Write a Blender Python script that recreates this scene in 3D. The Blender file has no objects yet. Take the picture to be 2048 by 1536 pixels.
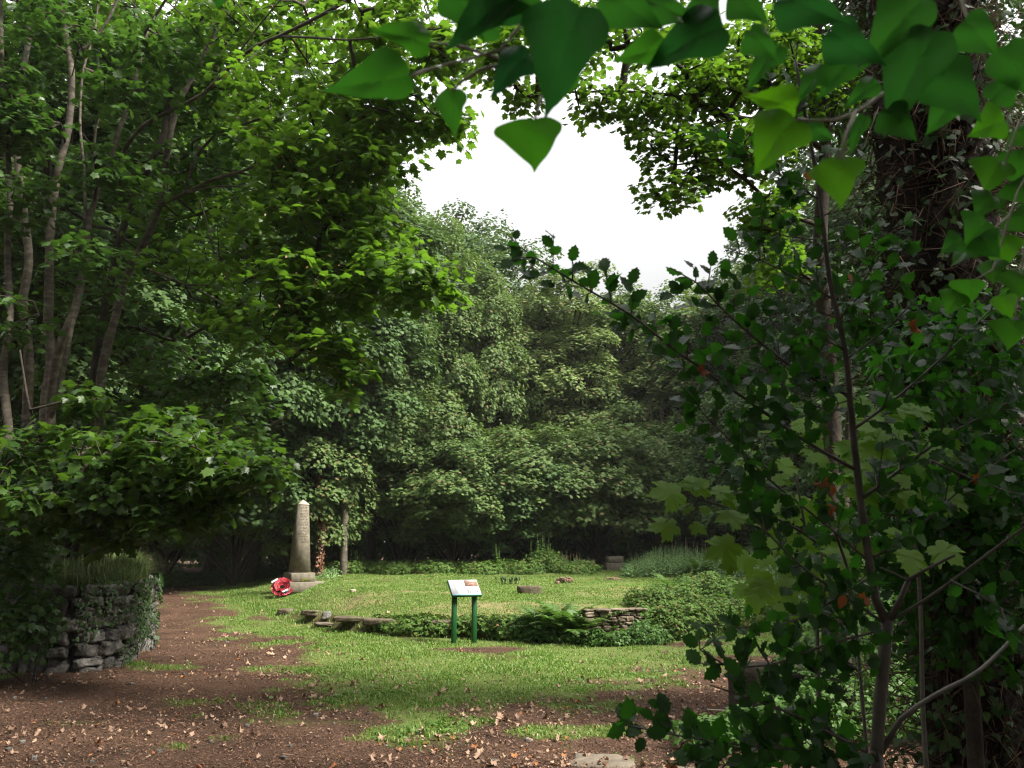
import bpy, math, random
import numpy as np
from mathutils import Vector, Matrix
R = math.radians
rng = np.random.default_rng(11)
random.seed(5)
sc = bpy.context.scene

# ------------------------------------------------------------------ camera
F, PITCH, CZ = 1592.9, R(11.6), 1.65
cd = bpy.data.cameras.new("camera")
cam = bpy.data.objects.new("camera", cd)
sc.collection.objects.link(cam)
cam.location = (0, 0, CZ)
cam.rotation_euler = (R(90) + PITCH, 0, 0)
cd.lens, cd.sensor_width = 28, 36
cd.clip_start, cd.clip_end = 0.05, 1500
cd.dof.use_dof = True
cd.dof.focus_distance = 14
cd.dof.aperture_fstop = 7
sc.camera = cam

# ------------------------------------------------------------------ sky, sun, exposure
SUN_EL, SUN_AZ = R(49), math.atan2(0.93, -0.36)      # azimuth from +Y towards +X
w = bpy.data.worlds.new("World")
sc.world = w
w.use_nodes = True
nt = w.node_tree
nt.nodes.clear()
out = nt.nodes.new("ShaderNodeOutputWorld")
bg = nt.nodes.new("ShaderNodeBackground")
sky = nt.nodes.new("ShaderNodeTexSky")
sky.sky_type = 'NISHITA'
sky.sun_disc = False
sky.sun_elevation = SUN_EL
sky.sun_rotation = SUN_AZ
hs = nt.nodes.new("ShaderNodeHueSaturation")
hs.inputs['Saturation'].default_value = 0.25
mx = nt.nodes.new("ShaderNodeMix")
mx.data_type = 'RGBA'
mx.inputs['Factor'].default_value = 0.92
tc = nt.nodes.new("ShaderNodeTexCoord")
sx = nt.nodes.new("ShaderNodeSeparateXYZ")
mr = nt.nodes.new("ShaderNodeMapRange")
mr.inputs['From Min'].default_value = 0.25
mr.inputs['From Max'].default_value = 0.9
mr.inputs['To Min'].default_value = 2.35
mr.inputs['To Max'].default_value = 10.0
cc = nt.nodes.new("ShaderNodeCombineColor")
nt.links.new(tc.outputs['Generated'], sx.inputs[0])
nt.links.new(sx.outputs['Z'], mr.inputs['Value'])
for i in range(3):
    nt.links.new(mr.outputs[0], cc.inputs[i])
nt.links.new(sky.outputs[0], hs.inputs['Color'])
nt.links.new(hs.outputs[0], mx.inputs['A'])
nt.links.new(cc.outputs[0], mx.inputs['B'])
nt.links.new(mx.outputs['Result'], bg.inputs['Color'])
bg.inputs['Strength'].default_value = 0.1
nt.links.new(bg.outputs[0], out.inputs[0])
sd = bpy.data.lights.new("sun", 'SUN')
sd.energy = 4.4
sd.angle = R(16)
sd.color = (1.0, 0.95, 0.85)
sun = bpy.data.objects.new("sun", sd)
sc.collection.objects.link(sun)
sdir = Vector((math.sin(SUN_AZ) * math.cos(SUN_EL), math.cos(SUN_AZ) * math.cos(SUN_EL), math.sin(SUN_EL)))
sun.rotation_euler = (-sdir).to_track_quat('-Z', 'Y').to_euler()
sc.view_settings.view_transform = 'Standard'
sc.view_settings.look = 'None'
sc.view_settings.exposure = 1.52
sc.view_settings.gamma = 1
cy = sc.cycles
cy.max_bounces = 6
cy.diffuse_bounces = 3
cy.glossy_bounces = 2
cy.transmission_bounces = 3
cy.use_denoising = True
cy.filter_width = 1.15
cy.denoiser = 'OPENIMAGEDENOISE'
cy.caustics_reflective = cy.caustics_refractive = False
cy.sample_clamp_indirect = 6

# ------------------------------------------------------------------ helpers
FW = np.array([0, math.cos(PITCH), math.sin(PITCH)])
UP = np.array([0, -math.sin(PITCH), math.cos(PITCH)])
CAM = np.array([0, 0, CZ])

def ray(px, py):
    return FW + np.array([(px - 1024) / F, 0, 0]) + UP * ((768 - py) / F)

def P(px, py, Y):
    d = ray(px, py)
    return CAM + d * (Y / d[1])

def poly_sd(x, y, poly):
    x, y = np.asarray(x, float), np.asarray(y, float)
    d = np.full(x.shape, 1e9)
    inside = np.zeros(x.shape, bool)
    n = len(poly)
    for i in range(n):
        ax, ay = poly[i]; bx, by = poly[(i + 1) % n]
        ex, ey = bx - ax, by - ay
        wx, wy = x - ax, y - ay
        t = np.clip((wx * ex + wy * ey) / (ex * ex + ey * ey), 0, 1)
        d = np.minimum(d, np.hypot(wx - ex * t, wy - ey * t))
        c = ((ay > y) != (by > y)) & (x < (bx - ax) * (y - ay) / (by - ay + 1e-12) + ax)
        inside ^= c
    return np.where(inside, d, -d)

def sstep(a, b, v):
    t = np.clip((v - a) / (b - a), 0, 1)
    return t * t * (3 - 2 * t)

def vnoise(x, y, s, seed=0):
    """smooth value noise 0..1"""
    x = np.asarray(x, float) / s + 137.3 + seed * 17.7
    y = np.asarray(y, float) / s + 211.9 + seed * 9.1
    xi, yi = np.floor(x), np.floor(y)
    fx, fy = x - xi, y - yi
    fx, fy = fx * fx * (3 - 2 * fx), fy * fy * (3 - 2 * fy)
    h = lambda a, b: np.mod(np.sin(a * 127.1 + b * 311.7 + seed * 74.7) * 43758.5453, 1.0)
    return (h(xi, yi) * (1 - fx) + h(xi + 1, yi) * fx) * (1 - fy) + (h(xi, yi + 1) * (1 - fx) + h(xi + 1, yi + 1) * fx) * fy

def g0(px, py):
    d = ray(px, py)
    t = CZ / -d[2]
    return (d[0] * t, d[1] * t)

def base_h(x, y):
    return 0.045 * np.clip(np.asarray(y) - 17, 0, 16) + 0.0 * np.asarray(x)

MOUND = [g0(*p) for p in [(470, 1215), (520, 1232), (600, 1250), (700, 1266), (800, 1274), (900, 1276), (1000, 1280),
                          (1150, 1285), (1300, 1282), (1400, 1276), (1500, 1258), (1560, 1236)]] + \
        [(9.6, 22), (11.5, 27), (12, 33), (9, 38), (-2, 38), (-9, 34), (-9.4, 27)]
LAWN = [g0(*p) for p in [(430, 1215), (450, 1250), (560, 1290), (620, 1340), (650, 1420), (800, 1452), (960, 1440), (1120, 1395),
                         (1300, 1362), (1450, 1335), (1650, 1310), (2000, 1290)]] + [(14, 20), (14, 32), (9, 38), (-2, 38), (-10, 34), (-10.5, 27)]

def H(x, y):
    x, y = np.asarray(x, float), np.asarray(y, float)
    b = base_h(x, y)
    d = poly_sd(x, y, MOUND)
    wdt = 0.75 + 2.2 * sstep(-3.6, -6.2, x)
    top = 0.52 + 0.026 * np.clip(y - 15, 0, 30)
    s = np.where(x > -4.6, .45 * sstep(0, .2, d) + .55 * sstep(.15, 1.7, d), sstep(-.1, 1, d / wdt))
    bl = sstep(-3.9, -5.6, x); s = (.45 * sstep(0, .2, d) + .55 * sstep(.15, 1.7, d)) * (1 - bl) + sstep(-.1, 1, d / wdt) * bl
    z = b + (top - b) * s
    z = z + (vnoise(x, y, 1.7) - .5) * .05 + (vnoise(x, y, .5, 3) - .5) * .03
    z = z + (vnoise(x, y, .22, 5) - .5) * .03 * sstep(0.02, .6, s)
    return z

def hit(px, py):
    d = ray(px, py)
    def first(t):
        q = CAM + d * t[:, None]
        b = q[:, 2] < H(q[:, 0], q[:, 1])
        return t[int(np.argmax(b))] if b.any() else t[-1]
    t = first(np.arange(2, 80, .4)); t = first(np.arange(t - .42, t + .01, .02))
    p = CAM + d * t
    return np.array([p[0], p[1], float(H(p[0], p[1]))])

def lawn_amt(x, y):
    """0 bare soil .. 1 grass"""
    d = poly_sd(x, y, LAWN)
    n = vnoise(x, y, .9, 1) * .5 + vnoise(x, y, .33, 2) * .35 + vnoise(x, y, .12, 4) * .15
    a = np.clip(d / 2.4 + .52, 0, 1)
    a = sstep(.26, .66, a * .82 + (n - .5) * 1.25)
    for (px, py, rx, ry) in [(640, 1246, .9, .45), (955, 1299, .75, .35), (690, 1256, .8, .35), (600, 1238, .5, .3), (1380, 1290, .9, .35)]:
        c = g0(px, py)
        q = ((x - c[0]) / rx) ** 2 + ((y - c[1]) / ry) ** 2
        a = a * np.maximum(sstep(.2, 1.3, q + (n - .5) * 1.6), sstep(-.05, .1, poly_sd(x, y, MOUND)))
    md0 = poly_sd(x, y, MOUND)
    a = a * (1 - .6 * sstep(-.06, .02, md0) * sstep(.30, .17, md0) * sstep(-5.6, -4.8, x) * sstep(.2, .45, n + .12))
    # weedy patches on the soil
    for (px, py, rx, ry) in [(1150, 1465, .6, .35), (330, 1335, .5, .3), (250, 1330, .4, .25), (600, 1250, 1.2, .5), (700, 1400, .5, .25)]:
        c = g0(px, py)
        q = ((x - c[0]) / rx) ** 2 + ((y - c[1]) / ry) ** 2
        a = np.maximum(a, sstep(1.2, .3, q + (n - .5) * 1.5) * .8)
    return a

COL = sc.collection
def tag(o, label=None, cat=None, group=None, kind=None):
    if label: o['label'] = label
    if cat: o['category'] = cat
    if group: o['group'] = group
    if kind: o['kind'] = kind
    return o

def empty(name, loc, label, cat, group=None, rz=0.0):
    o = bpy.data.objects.new(name, None)
    o.empty_display_size = .2
    COL.objects.link(o)
    o.location = [float(v) for v in loc]
    o.rotation_euler = (0, 0, rz)
    return tag(o, label, cat, group)

def make_mesh(name, V, faces, mats, smooth=False, mi=None, attr=None):
    """faces: (n,k) array or a list of such arrays"""
    if isinstance(faces, np.ndarray): faces = [faces]
    faces = [f for f in faces if len(f)]
    me = bpy.data.meshes.new(name)
    V = np.asarray(V, np.float32).reshape(-1, 3)
    lv = np.concatenate([f.reshape(-1) for f in faces]).astype(np.int32)
    cnt = np.concatenate([np.full(len(f), f.shape[1]) for f in faces]).astype(np.int32)
    st = np.concatenate([[0], np.cumsum(cnt)[:-1]]).astype(np.int32)
    me.vertices.add(len(V)); me.vertices.foreach_set('co', V.ravel())
    me.loops.add(len(lv)); me.loops.foreach_set('vertex_index', lv)
    me.polygons.add(len(cnt)); me.polygons.foreach_set('loop_start', st); me.polygons.foreach_set('loop_total', cnt)
    if smooth: me.polygons.foreach_set('use_smooth', np.ones(len(cnt), bool))
    for m in (mats if isinstance(mats, (list, tuple)) else [mats]): me.materials.append(m)
    if mi is not None: me.polygons.foreach_set('material_index', np.asarray(mi, np.int32))
    if attr:
        for k, v in attr.items():
            a = me.attributes.new(k, 'FLOAT', 'POINT'); a.data.foreach_set('value', np.asarray(v, np.float32))
    me.update(calc_edges=True)
    return me

def mobj(name, V, faces, mats, parent=None, smooth=False, loc=None, **k):
    o = bpy.data.objects.new(name, make_mesh(name, V, faces, mats, smooth, **k))
    COL.objects.link(o)
    if parent is not None: o.parent = parent
    if loc is not None: o.location = [float(v) for v in loc]
    return o

def copy_tree(o, parent=None):
    c = o.copy(); COL.objects.link(c); c.parent = parent
    for ch in list(o.children): copy_tree(ch, c)
    return c

class Buf:
    def __init__(s): s.V = []; s.Q = []; s.T = []; s.n = 0
    def add(s, V, Q=None, T=None):
        V = np.asarray(V, float).reshape(-1, 3)
        if Q is not None and len(Q): s.Q.append(np.asarray(Q) + s.n)
        if T is not None and len(T): s.T.append(np.asarray(T) + s.n)
        s.V.append(V); s.n += len(V)
    def obj(s, name, mat, parent=None, smooth=False, off=None, **k):
        V = np.concatenate(s.V)
        if off is not None: V = V - np.asarray(off)
        fs = []
        if s.Q: fs.append(np.concatenate(s.Q))
        if s.T: fs.append(np.concatenate(s.T))
        return mobj(name, V, fs, mat, parent, smooth, **k)

def norm(a):
    a = np.asarray(a, float)
    return a / (np.linalg.norm(a, axis=-1, keepdims=True) + 1e-9)

def resample(pts, rad, step):
    pts = np.asarray(pts, float); n = len(pts)
    rad = np.interp(np.arange(n), np.linspace(0, n - 1, len(rad)), rad)
    o, r = [], []
    for i in range(n - 1):
        p0, p1, p2, p3 = pts[max(i - 1, 0)], pts[i], pts[i + 1], pts[min(i + 2, n - 1)]
        m = max(1, int(np.linalg.norm(p2 - p1) / step))
        for j in range(m):
            t = j / m
            o.append(.5 * ((2 * p1) + (-p0 + p2) * t + (2 * p0 - 5 * p1 + 4 * p2 - p3) * t * t + (-p0 + 3 * p1 - 3 * p2 + p3) * t ** 3))
            r.append(rad[i] * (1 - t) + rad[i + 1] * t)
    o.append(pts[-1]); r.append(rad[-1])
    return np.array(o), np.array(r)

def tube(buf, pts, rad, sides=6, rough=0.0, cap=True):
    pts = np.asarray(pts, float); n = len(pts)
    if n < 2: return
    rad = np.broadcast_to(rad, (n,)).astype(float)
    tan = norm(np.gradient(pts, axis=0))
    ref = np.array([0.31, 0.2, 1.0]) if abs(tan[0][2]) < .8 else np.array([1.0, .1, 0])
    u = norm(np.cross(np.broadcast_to(norm(ref), tan.shape), tan)); v = np.cross(tan, u)
    a = np.linspace(0, 2 * math.pi, sides, endpoint=False)
    k = 1 + (rng.normal(0, rough, (n, sides)) if rough else 0)
    V = pts[:, None] + rad[:, None, None] * (np.cos(a)[None, :, None] * u[:, None] + np.sin(a)[None, :, None] * v[:, None]) * (k[..., None] if rough else 1)
    i = np.arange(n - 1)[:, None] * sides; j = np.arange(sides)[None]; j2 = (j + 1) % sides
    Q = np.stack([i + j, i + j2, i + sides + j2, i + sides + j], -1).reshape(-1, 4)
    T = []
    V = V.reshape(-1, 3)
    if cap:
        V = np.vstack([V, pts[0], pts[-1]])
        jj = np.arange(sides); b = (n - 1) * sides
        T = np.vstack([np.stack([(jj + 1) % sides, jj, np.full(sides, n * sides)], -1), np.stack([b + jj, b + (jj + 1) % sides, np.full(sides, n * sides + 1)], -1)])
    buf.add(V, Q, T)

def edges_tubes(buf, A, B, ra, rb, sides=4):
    A, B = np.asarray(A), np.asarray(B)
    t = norm(B - A)
    ref = np.where(np.abs(t[:, 2:3]) < .8, [[0, 0, 1.]], [[1., 0, 0]])
    u = norm(np.cross(t, ref)); v = np.cross(t, u)
    a = np.linspace(0, 2 * math.pi, sides, endpoint=False)
    c = np.cos(a)[None, :, None] * u[:, None] + np.sin(a)[None, :, None] * v[:, None]
    V = np.concatenate([A[:, None] + c * ra[:, None, None], B[:, None] + c * rb[:, None, None]], 1)
    m = len(A); o = (np.arange(m) * 2 * sides)[:, None]; j = np.arange(sides)[None]; j2 = (j + 1) % sides
    Q = np.stack([o + j, o + j2, o + sides + j2, o + sides + j], -1).reshape(-1, 4)
    buf.add(V.reshape(-1, 3), Q)

def scatter(buf, tmpl, pos, nrm, axis, size):
    """leaf template (V,T): x across, y along the midrib, z up"""
    V, T = tmpl
    pos, nrm, axis = np.asarray(pos), norm(nrm), np.asarray(axis)
    ax = norm(axis - nrm * np.sum(axis * nrm, -1, keepdims=True))
    b = np.cross(ax, nrm)
    size = np.broadcast_to(size, (len(pos),)).astype(float)
    W = pos[:, None] + size[:, None, None] * (V[None, :, 0:1] * b[:, None] + V[None, :, 1:2] * ax[:, None] + V[None, :, 2:3] * nrm[:, None])
    n = len(V)
    Tt = (T[None] + (np.arange(len(pos)) * n)[:, None, None]).reshape(-1, T.shape[1])
    if T.shape[1] == 3: buf.add(W.reshape(-1, 3), None, Tt)
    else: buf.add(W.reshape(-1, 3), Tt, None)

def fan(out, centre=None, zfun=None):
    out = np.asarray(out, float); n = len(out)
    if centre is not None:
        V = np.vstack([out, centre]); T = np.array([[i, (i + 1) % n, n] for i in range(n)])
    else:
        V = out; T = np.array([[0, i, i + 1] for i in range(1, n - 1)])
    z = zfun(V[:, 0], V[:, 1]) if zfun else np.zeros(len(V))
    return np.column_stack([V, z]), T

def mirror(half):
    half = list(half)
    return half + [(-x, y) for x, y in reversed(half) if abs(x) > 1e-6]

SYC = fan(mirror([(0, .05), (.16, -.06), (.40, .0), (.30, .16), (.56, .34), (.42, .42), (.54, .66), (.30, .60), (.22, .74), (.12, .80), (0, 1.02)]), (0, .34), lambda x, y: -.22 * x * x * 2 - .12 * (y - .35) ** 2 + .02)
SYC_HI = fan(mirror([(0, .03), (.10, -.07), (.22, -.09), (.30, -.03), (.43, -.02), (.36, .07), (.44, .12), (.36, .19), (.50, .27), (.60, .32), (.52, .37), (.56, .46), (.48, .48), (.57, .62), (.52, .66), (.42, .58), (.36, .63), (.26, .58), (.24, .68), (.28, .80), (.18, .78), (.12, .90), (.07, .90), (0, 1.06)]), (0, .3), lambda x, y: -.5 * np.abs(x) ** 2 - .18 * (y - .3) ** 2 + .03 + .02 * np.sin(9 * x + 4))
LO = fan([(0, 0), (.42, -.02), (.54, .5), (.2, .62), (0, 1), (-.2, .62), (-.54, .5), (-.42, -.02)], None, lambda x, y: -.35 * x * x)
OV = fan(mirror([(0, 0), (.22, .18), (.30, .45), (.18, .78), (0, 1)]), None, lambda x, y: -.5 * x * x - .1 * y * y)
def tri3(t, spread=.75):
    Vs, Ts, n = [], [], 0
    for a, s in ((0, 1), (spread * 1.5, .8), (-spread * 1.5, .8)):
        V, T = t; c, q = math.cos(a), math.sin(a)
        W = np.column_stack([V[:, 0] * c + V[:, 1] * q, -V[:, 0] * q + V[:, 1] * c, V[:, 2]]) * s
        Vs.append(W); Ts.append(T + n); n += len(V)
    return np.vstack(Vs), np.vstack(Ts)
BRAM = tri3(OV)
_h = [(0, 0)]
for k, yy in enumerate([.08, .17, .27, .38, .5, .62, .73, .83, .92]):
    wv = .34 * math.sin(math.pi * min(1, yy * .95 + .05)) ** .7
    _h.append((wv * (1.16 if k % 2 else .86) + (.012 if k % 2 else 0), yy))
_h.append((0, 1.06))
HOLLY = fan(mirror(_h), (0, .5), lambda x, y: .5 * x * x - .22 * (y - .5) ** 2 + .022 * np.sin(y * 17) * np.abs(x) * 4)
IVYS = fan(mirror([(0, .06), (.2, -.1), (.42, .02), (.5, .3), (.3, .42), (.26, .62), (0, 1)]), (0, .3), lambda x, y: -.3 * x * x)
def ivy_big():
    half = resample([(0, .01, 0), (.12, -.02, 0), (.30, -.02, 0), (.48, .05, 0), (.62, .14, 0), (.63, .27, 0), (.50, .40, 0), (.37, .58, 0), (.24, .76, 0), (.08, .94, 0), (0, 1.1, 0)], [1], .05)[0][:, :2]
    outl = np.array(mirror([tuple(p) for p in half])); n = len(outl)
    rings = [outl * 0 + np.array([0, .3])]
    c = np.array([0, .3]); Vs = [c[None]]; T = []
    K = 5
    for k in range(1, K + 1): Vs.append(c + (outl - c) * (k / K))
    V = np.vstack(Vs)
    for j in range(n): T.append([0, 1 + j, 1 + (j + 1) % n])
    for k in range(K - 1):
        for j in range(n):
            a, b = 1 + k * n + j, 1 + k * n + (j + 1) % n
            T.append([a, a + n, b + n]); T.append([a, b + n, b])
    V[:, 0] = V[:, 0] * np.where(V[:, 0] > 0, 1.10, .92) + .05 * np.sin(5 * V[:, 1]); V[:, 1] += .05 * V[:, 0]
    x, y = V[:, 0], V[:, 1]
    z = .22 * np.abs(x) ** .9 - .5 * x * x - .35 * (y - .4) ** 2 + .035 * np.sin(7 * y + 6 * x)
    return np.column_stack([V, z]), np.array(T)
IVYB = ivy_big()

# ------------------------------------------------------------------ materials
def nodes_of(name):
    m = bpy.data.materials.new(name); m.use_nodes = True
    t = m.node_tree; t.nodes.clear()
    return m, t, t.nodes, t.links

def ramp(N, stops):
    r = N.new('ShaderNodeValToRGB')
    while len(r.color_ramp.elements) < len(stops): r.color_ramp.elements.new(.5)
    for e, (p, c) in zip(r.color_ramp.elements, stops):
        e.position = p; e.color = (*c, 1)
    return r

def noise(N, L, scale, detail=3, rough=.6, coord=None, dim='3D'):
    n = N.new('ShaderNodeTexNoise'); n.inputs['Scale'].default_value = scale
    n.inputs['Detail'].default_value = detail; n.inputs['Roughness'].default_value = rough
    if coord is not None: L.new(coord, n.inputs['Vector'])
    return n

def leaf_mat(name, c1, c2, tr=(.12, .25, .02), tmix=.4, rough=.45, spec=.35, c3=None, bump=0.0, tvar=None):
    m, t, N, L = nodes_of(name)
    geo = N.new('ShaderNodeNewGeometry')
    st = [(0, c1), (.6, c2)] + ([(.93, c2), (.96, c3), (1, c3)] if c3 else [(1, tuple(v * 1.25 for v in c2))])
    r = ramp(N, st)
    L.new(geo.outputs['Random Per Island'], r.inputs[0])
    co = N.new('ShaderNodeTexCoord')
    nz = noise(N, L, .6, 2, coord=co.outputs['Object'])
    hsv = N.new('ShaderNodeHueSaturation')
    mv = N.new('ShaderNodeMapRange'); mv.inputs['To Min'].default_value = .7; mv.inputs['To Max'].default_value = 1.3
    L.new(nz.outputs[0], mv.inputs['Value']); L.new(mv.outputs[0], hsv.inputs['Value']); L.new(r.outputs[0], hsv.inputs['Color'])
    b = N.new('ShaderNodeBsdfPrincipled')
    b.inputs['Roughness'].default_value = rough
    b.inputs['Specular IOR Level'].default_value = spec
    L.new(hsv.outputs[0], b.inputs['Base Color'])
    tl = N.new('ShaderNodeBsdfTranslucent')
    mt = N.new('ShaderNodeMix'); mt.data_type = 'RGBA'; mt.blend_type = 'MIX'; mt.inputs['Factor'].default_value = .35
    mt.inputs['A'].default_value = (*tr, 1)
    L.new(hsv.outputs[0], mt.inputs['B']); L.new(mt.outputs['Result'], tl.inputs['Color'])
    mix = N.new('ShaderNodeMixShader'); mix.inputs[0].default_value = tmix
    L.new(b.outputs[0], mix.inputs[1]); L.new(tl.outputs[0], mix.inputs[2])
    o = N.new('ShaderNodeOutputMaterial'); L.new(mix.outputs[0], o.inputs[0])
    if bump:
        n2 = noise(N, L, 90, 3, coord=co.outputs['Object'])
        bp = N.new('ShaderNodeBump'); bp.inputs['Strength'].default_value = bump; bp.inputs['Distance'].default_value = .004
        L.new(n2.outputs[0], bp.inputs['Height']); L.new(bp.outputs[0], b.inputs['Normal'])
    return m

def surf_mat(name, stops, scale=6, bump=.5, bscale=None, rough=.85, detail=8, stretch=None, dist=.03, spec=.3, second=None, island=0.0):
    m, t, N, L = nodes_of(name)
    co = N.new('ShaderNodeTexCoord'); src = co.outputs['Object']
    if stretch:
        mp = N.new('ShaderNodeMapping'); mp.inputs['Scale'].default_value = stretch
        L.new(src, mp.inputs[0]); src = mp.outputs[0]
    n = noise(N, L, scale, detail, .65, src)
    r = ramp(N, stops); L.new(n.outputs[0], r.inputs[0]); colr = r.outputs[0]
    if second:
        sc2, thr, c = second
        n3 = noise(N, L, sc2, 4, .6, co.outputs['Object'])
        mr2 = N.new('ShaderNodeMapRange'); mr2.inputs['From Min'].default_value = thr; mr2.inputs['From Max'].default_value = thr + .08
        L.new(n3.outputs[0], mr2.inputs['Value'])
        mm = N.new('ShaderNodeMix'); mm.data_type = 'RGBA'; mm.inputs['B'].default_value = (*c, 1)
        L.new(mr2.outputs[0], mm.inputs['Factor']); L.new(colr, mm.inputs['A']); colr = mm.outputs['Result']
    if island:
        g = N.new('ShaderNodeNewGeometry'); h2 = N.new('ShaderNodeHueSaturation')
        m3 = N.new('ShaderNodeMapRange'); m3.inputs['To Min'].default_value = 1 - island; m3.inputs['To Max'].default_value = 1 + island
        L.new(g.outputs['Random Per Island'], m3.inputs['Value']); L.new(m3.outputs[0], h2.inputs['Value']); L.new(colr, h2.inputs['Color']); colr = h2.outputs[0]
    b = N.new('ShaderNodeBsdfPrincipled'); b.inputs['Roughness'].default_value = rough
    b.inputs['Specular IOR Level'].default_value = spec
    L.new(colr, b.inputs['Base Color'])
    n2 = noise(N, L, bscale or scale * 2.5, 6, .65, src)
    bp = N.new('ShaderNodeBump'); bp.inputs['Strength'].default_value = bump; bp.inputs['Distance'].default_value = dist
    L.new(n2.outputs[0], bp.inputs['Height']); L.new(bp.outputs[0], b.inputs['Normal'])
    o = N.new('ShaderNodeOutputMaterial'); L.new(b.outputs[0], o.inputs[0])
    return m

M = {}
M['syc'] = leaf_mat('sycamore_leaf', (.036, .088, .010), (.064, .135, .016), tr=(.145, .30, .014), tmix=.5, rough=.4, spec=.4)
M['syc_dark'] = leaf_mat('sycamore_leaf_deep', (.03, .07, .015), (.05, .105, .02), tr=(.08, .2, .015), tmix=.35, rough=.4, spec=.45)  # darker copy of the sycamore leaf, its shade put into the colour
M['syc_mid'] = leaf_mat('shaded_sycamore_leaf', (.020, .050, .009), (.042, .092, .014), tr=(.10, .21, .012), tmix=.4, rough=.4, spec=.35, c3=(.09, .17, .02))  # leaf colour lowered to stand in for shade from the canopy above
M['syc_key'] = leaf_mat('sycamore_seed_keys', (.16, .09, .03), (.2, .13, .04), tr=(.2, .12, .03), tmix=.3)
M['far'] = leaf_mat('far_sycamore_leaf', (.062, .112, .032), (.108, .165, .048), tr=(.15, .26, .03), tmix=.3, rough=.6, spec=.2, c3=(.17, .13, .06))  # grey green of its own, lightened further with painted distance haze
M['far2'] = leaf_mat('far_pale_leaf', (.10, .155, .045), (.16, .22, .07), tr=(.2, .3, .05), tmix=.3, rough=.6, spec=.2, c3=(.2, .15, .07))  # palest far green, distance haze put into the colour
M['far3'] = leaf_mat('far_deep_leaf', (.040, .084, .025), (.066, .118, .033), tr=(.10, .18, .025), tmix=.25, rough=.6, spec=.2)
M['holly'] = leaf_mat('holly_leaf', (.010, .032, .007), (.02, .055, .010), tr=(.08, .36, .018), tmix=.36, rough=.42, spec=.22)
M['holly_dead'] = leaf_mat('dead_orange_leaf', (.22, .055, .015), (.3, .09, .02), tr=(.4, .11, .02), tmix=.4)
M['ivy'] = leaf_mat('ivy_leaf', (.02, .06, .012), (.035, .085, .018), tr=(.03, .24, .006), tmix=.55, rough=.35, spec=.4, bump=.25)
_n = M['ivy'].node_tree; _oi = _n.nodes.new('ShaderNodeObjectInfo'); _rp = [x for x in _n.nodes if x.type == 'VALTORGB'][0]
_md = _n.nodes.new('ShaderNodeMath'); _md.operation = 'DIVIDE'; _md.inputs[1].default_value = 10; _n.links.new(_oi.outputs['Object Index'], _md.inputs[0]); _n.links.new(_md.outputs[0], _rp.inputs[0])
for _e, _c in zip(_rp.color_ramp.elements, [(.008, .03, .010, 1), (.03, .085, .014, 1), (.06, .14, .02, 1)]): _e.color = _c  # leaf tones from silhouette dark to backlit green, light put into the colour
_m2 = [x for x in _n.nodes if x.type == 'MIX'][0]; _m2.inputs['Factor'].default_value = .85; _m2.inputs['A'].default_value = (.03, .2, .01, 1)
_h = _n.nodes.new('ShaderNodeHueSaturation'); _h.inputs['Value'].default_value = 3.7; _h.inputs['Saturation'].default_value = 1.15
_src = _m2.inputs['B'].links[0].from_socket; _n.links.new(_src, _h.inputs['Color']); _n.links.new(_h.outputs[0], _m2.inputs['B'])
M['ivy_small'] = leaf_mat('ivy_leaf_small', (.02, .05, .014), (.04, .08, .02), tr=(.04, .13, .01), tmix=.2, rough=.45, spec=.3)
M['sapling'] = leaf_mat('young_sycamore_leaf', (.09, .19, .02), (.12, .24, .03), tr=(.32, .60, .03), tmix=.6, rough=.5, spec=.3)
M['bramble'] = leaf_mat('bramble_leaf', (.045, .10, .02), (.09, .16, .03), tr=(.12, .22, .02), tmix=.25, rough=.6, spec=.15, c3=(.2, .1, .05))
M['bush'] = leaf_mat('shrub_leaf', (.04, .10, .02), (.07, .14, .03), tr=(.08, .2, .02), tmix=.3, rough=.5, spec=.2)
M['fern'] = leaf_mat('fern_frond', (.045, .105, .018), (.08, .155, .026), tr=(.10, .22, .02), tmix=.35, rough=.5)
M['herb'] = leaf_mat('willowherb_leaf', (.12, .22, .08), (.19, .30, .12), tr=(.16, .28, .05), tmix=.3, rough=.55)
M['dock'] = leaf_mat('dock_seed', (.2, .08, .04), (.3, .13, .07), tmix=.2, tr=(.2, .1, .04))
M['grass'] = leaf_mat('grass_blade', (.088, .178, .028), (.155, .245, .048), tr=(.19, .34, .04), tmix=.35, rough=.5, c3=(.32, .27, .12))
M['longgrass'] = leaf_mat('long_grass_blade', (.06, .11, .03), (.16, .21, .08), tr=(.2, .26, .06), tmix=.3, rough=.45, c3=(.35, .3, .18))
M['litter'] = leaf_mat('fallen_leaf', (.15, .085, .06), (.30, .20, .14), tmix=.12, tr=(.3, .2, .1), rough=.7, spec=.2)
M['litter_or'] = leaf_mat('fallen_orange_leaf', (.20, .07, .03), (.30, .125, .045), tmix=.15, tr=(.3, .12, .03), rough=.6, spec=.25)
M['chips'] = leaf_mat('wood_chip', (.06, .032, .02), (.15, .085, .055), tmix=.0, rough=.85, spec=.2)
M['bark'] = surf_mat('pale_sycamore_bark', [(.3, (.03, .025, .018)), (.5, (.09, .075, .057)), (.7, (.19, .165, .13))], 5, .6, 14, stretch=(1, 1, 2.2), dist=.015)
M['bark_dark'] = surf_mat('dark_bark', [(.3, (.02, .016, .011)), (.7, (.07, .055, .04))], 8, .8, 20, dist=.02)
M['bark_holly'] = surf_mat('holly_bark', [(.3, (.05, .045, .035)), (.7, (.12, .105, .085))], 18, .5, 60, dist=.004, rough=.6, spec=.4)
M['ivystem'] = surf_mat('ivy_stem', [(.3, (.25, .23, .17)), (.7, (.4, .37, .3))], 30, .3, 90, dist=.002, rough=.6)
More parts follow.
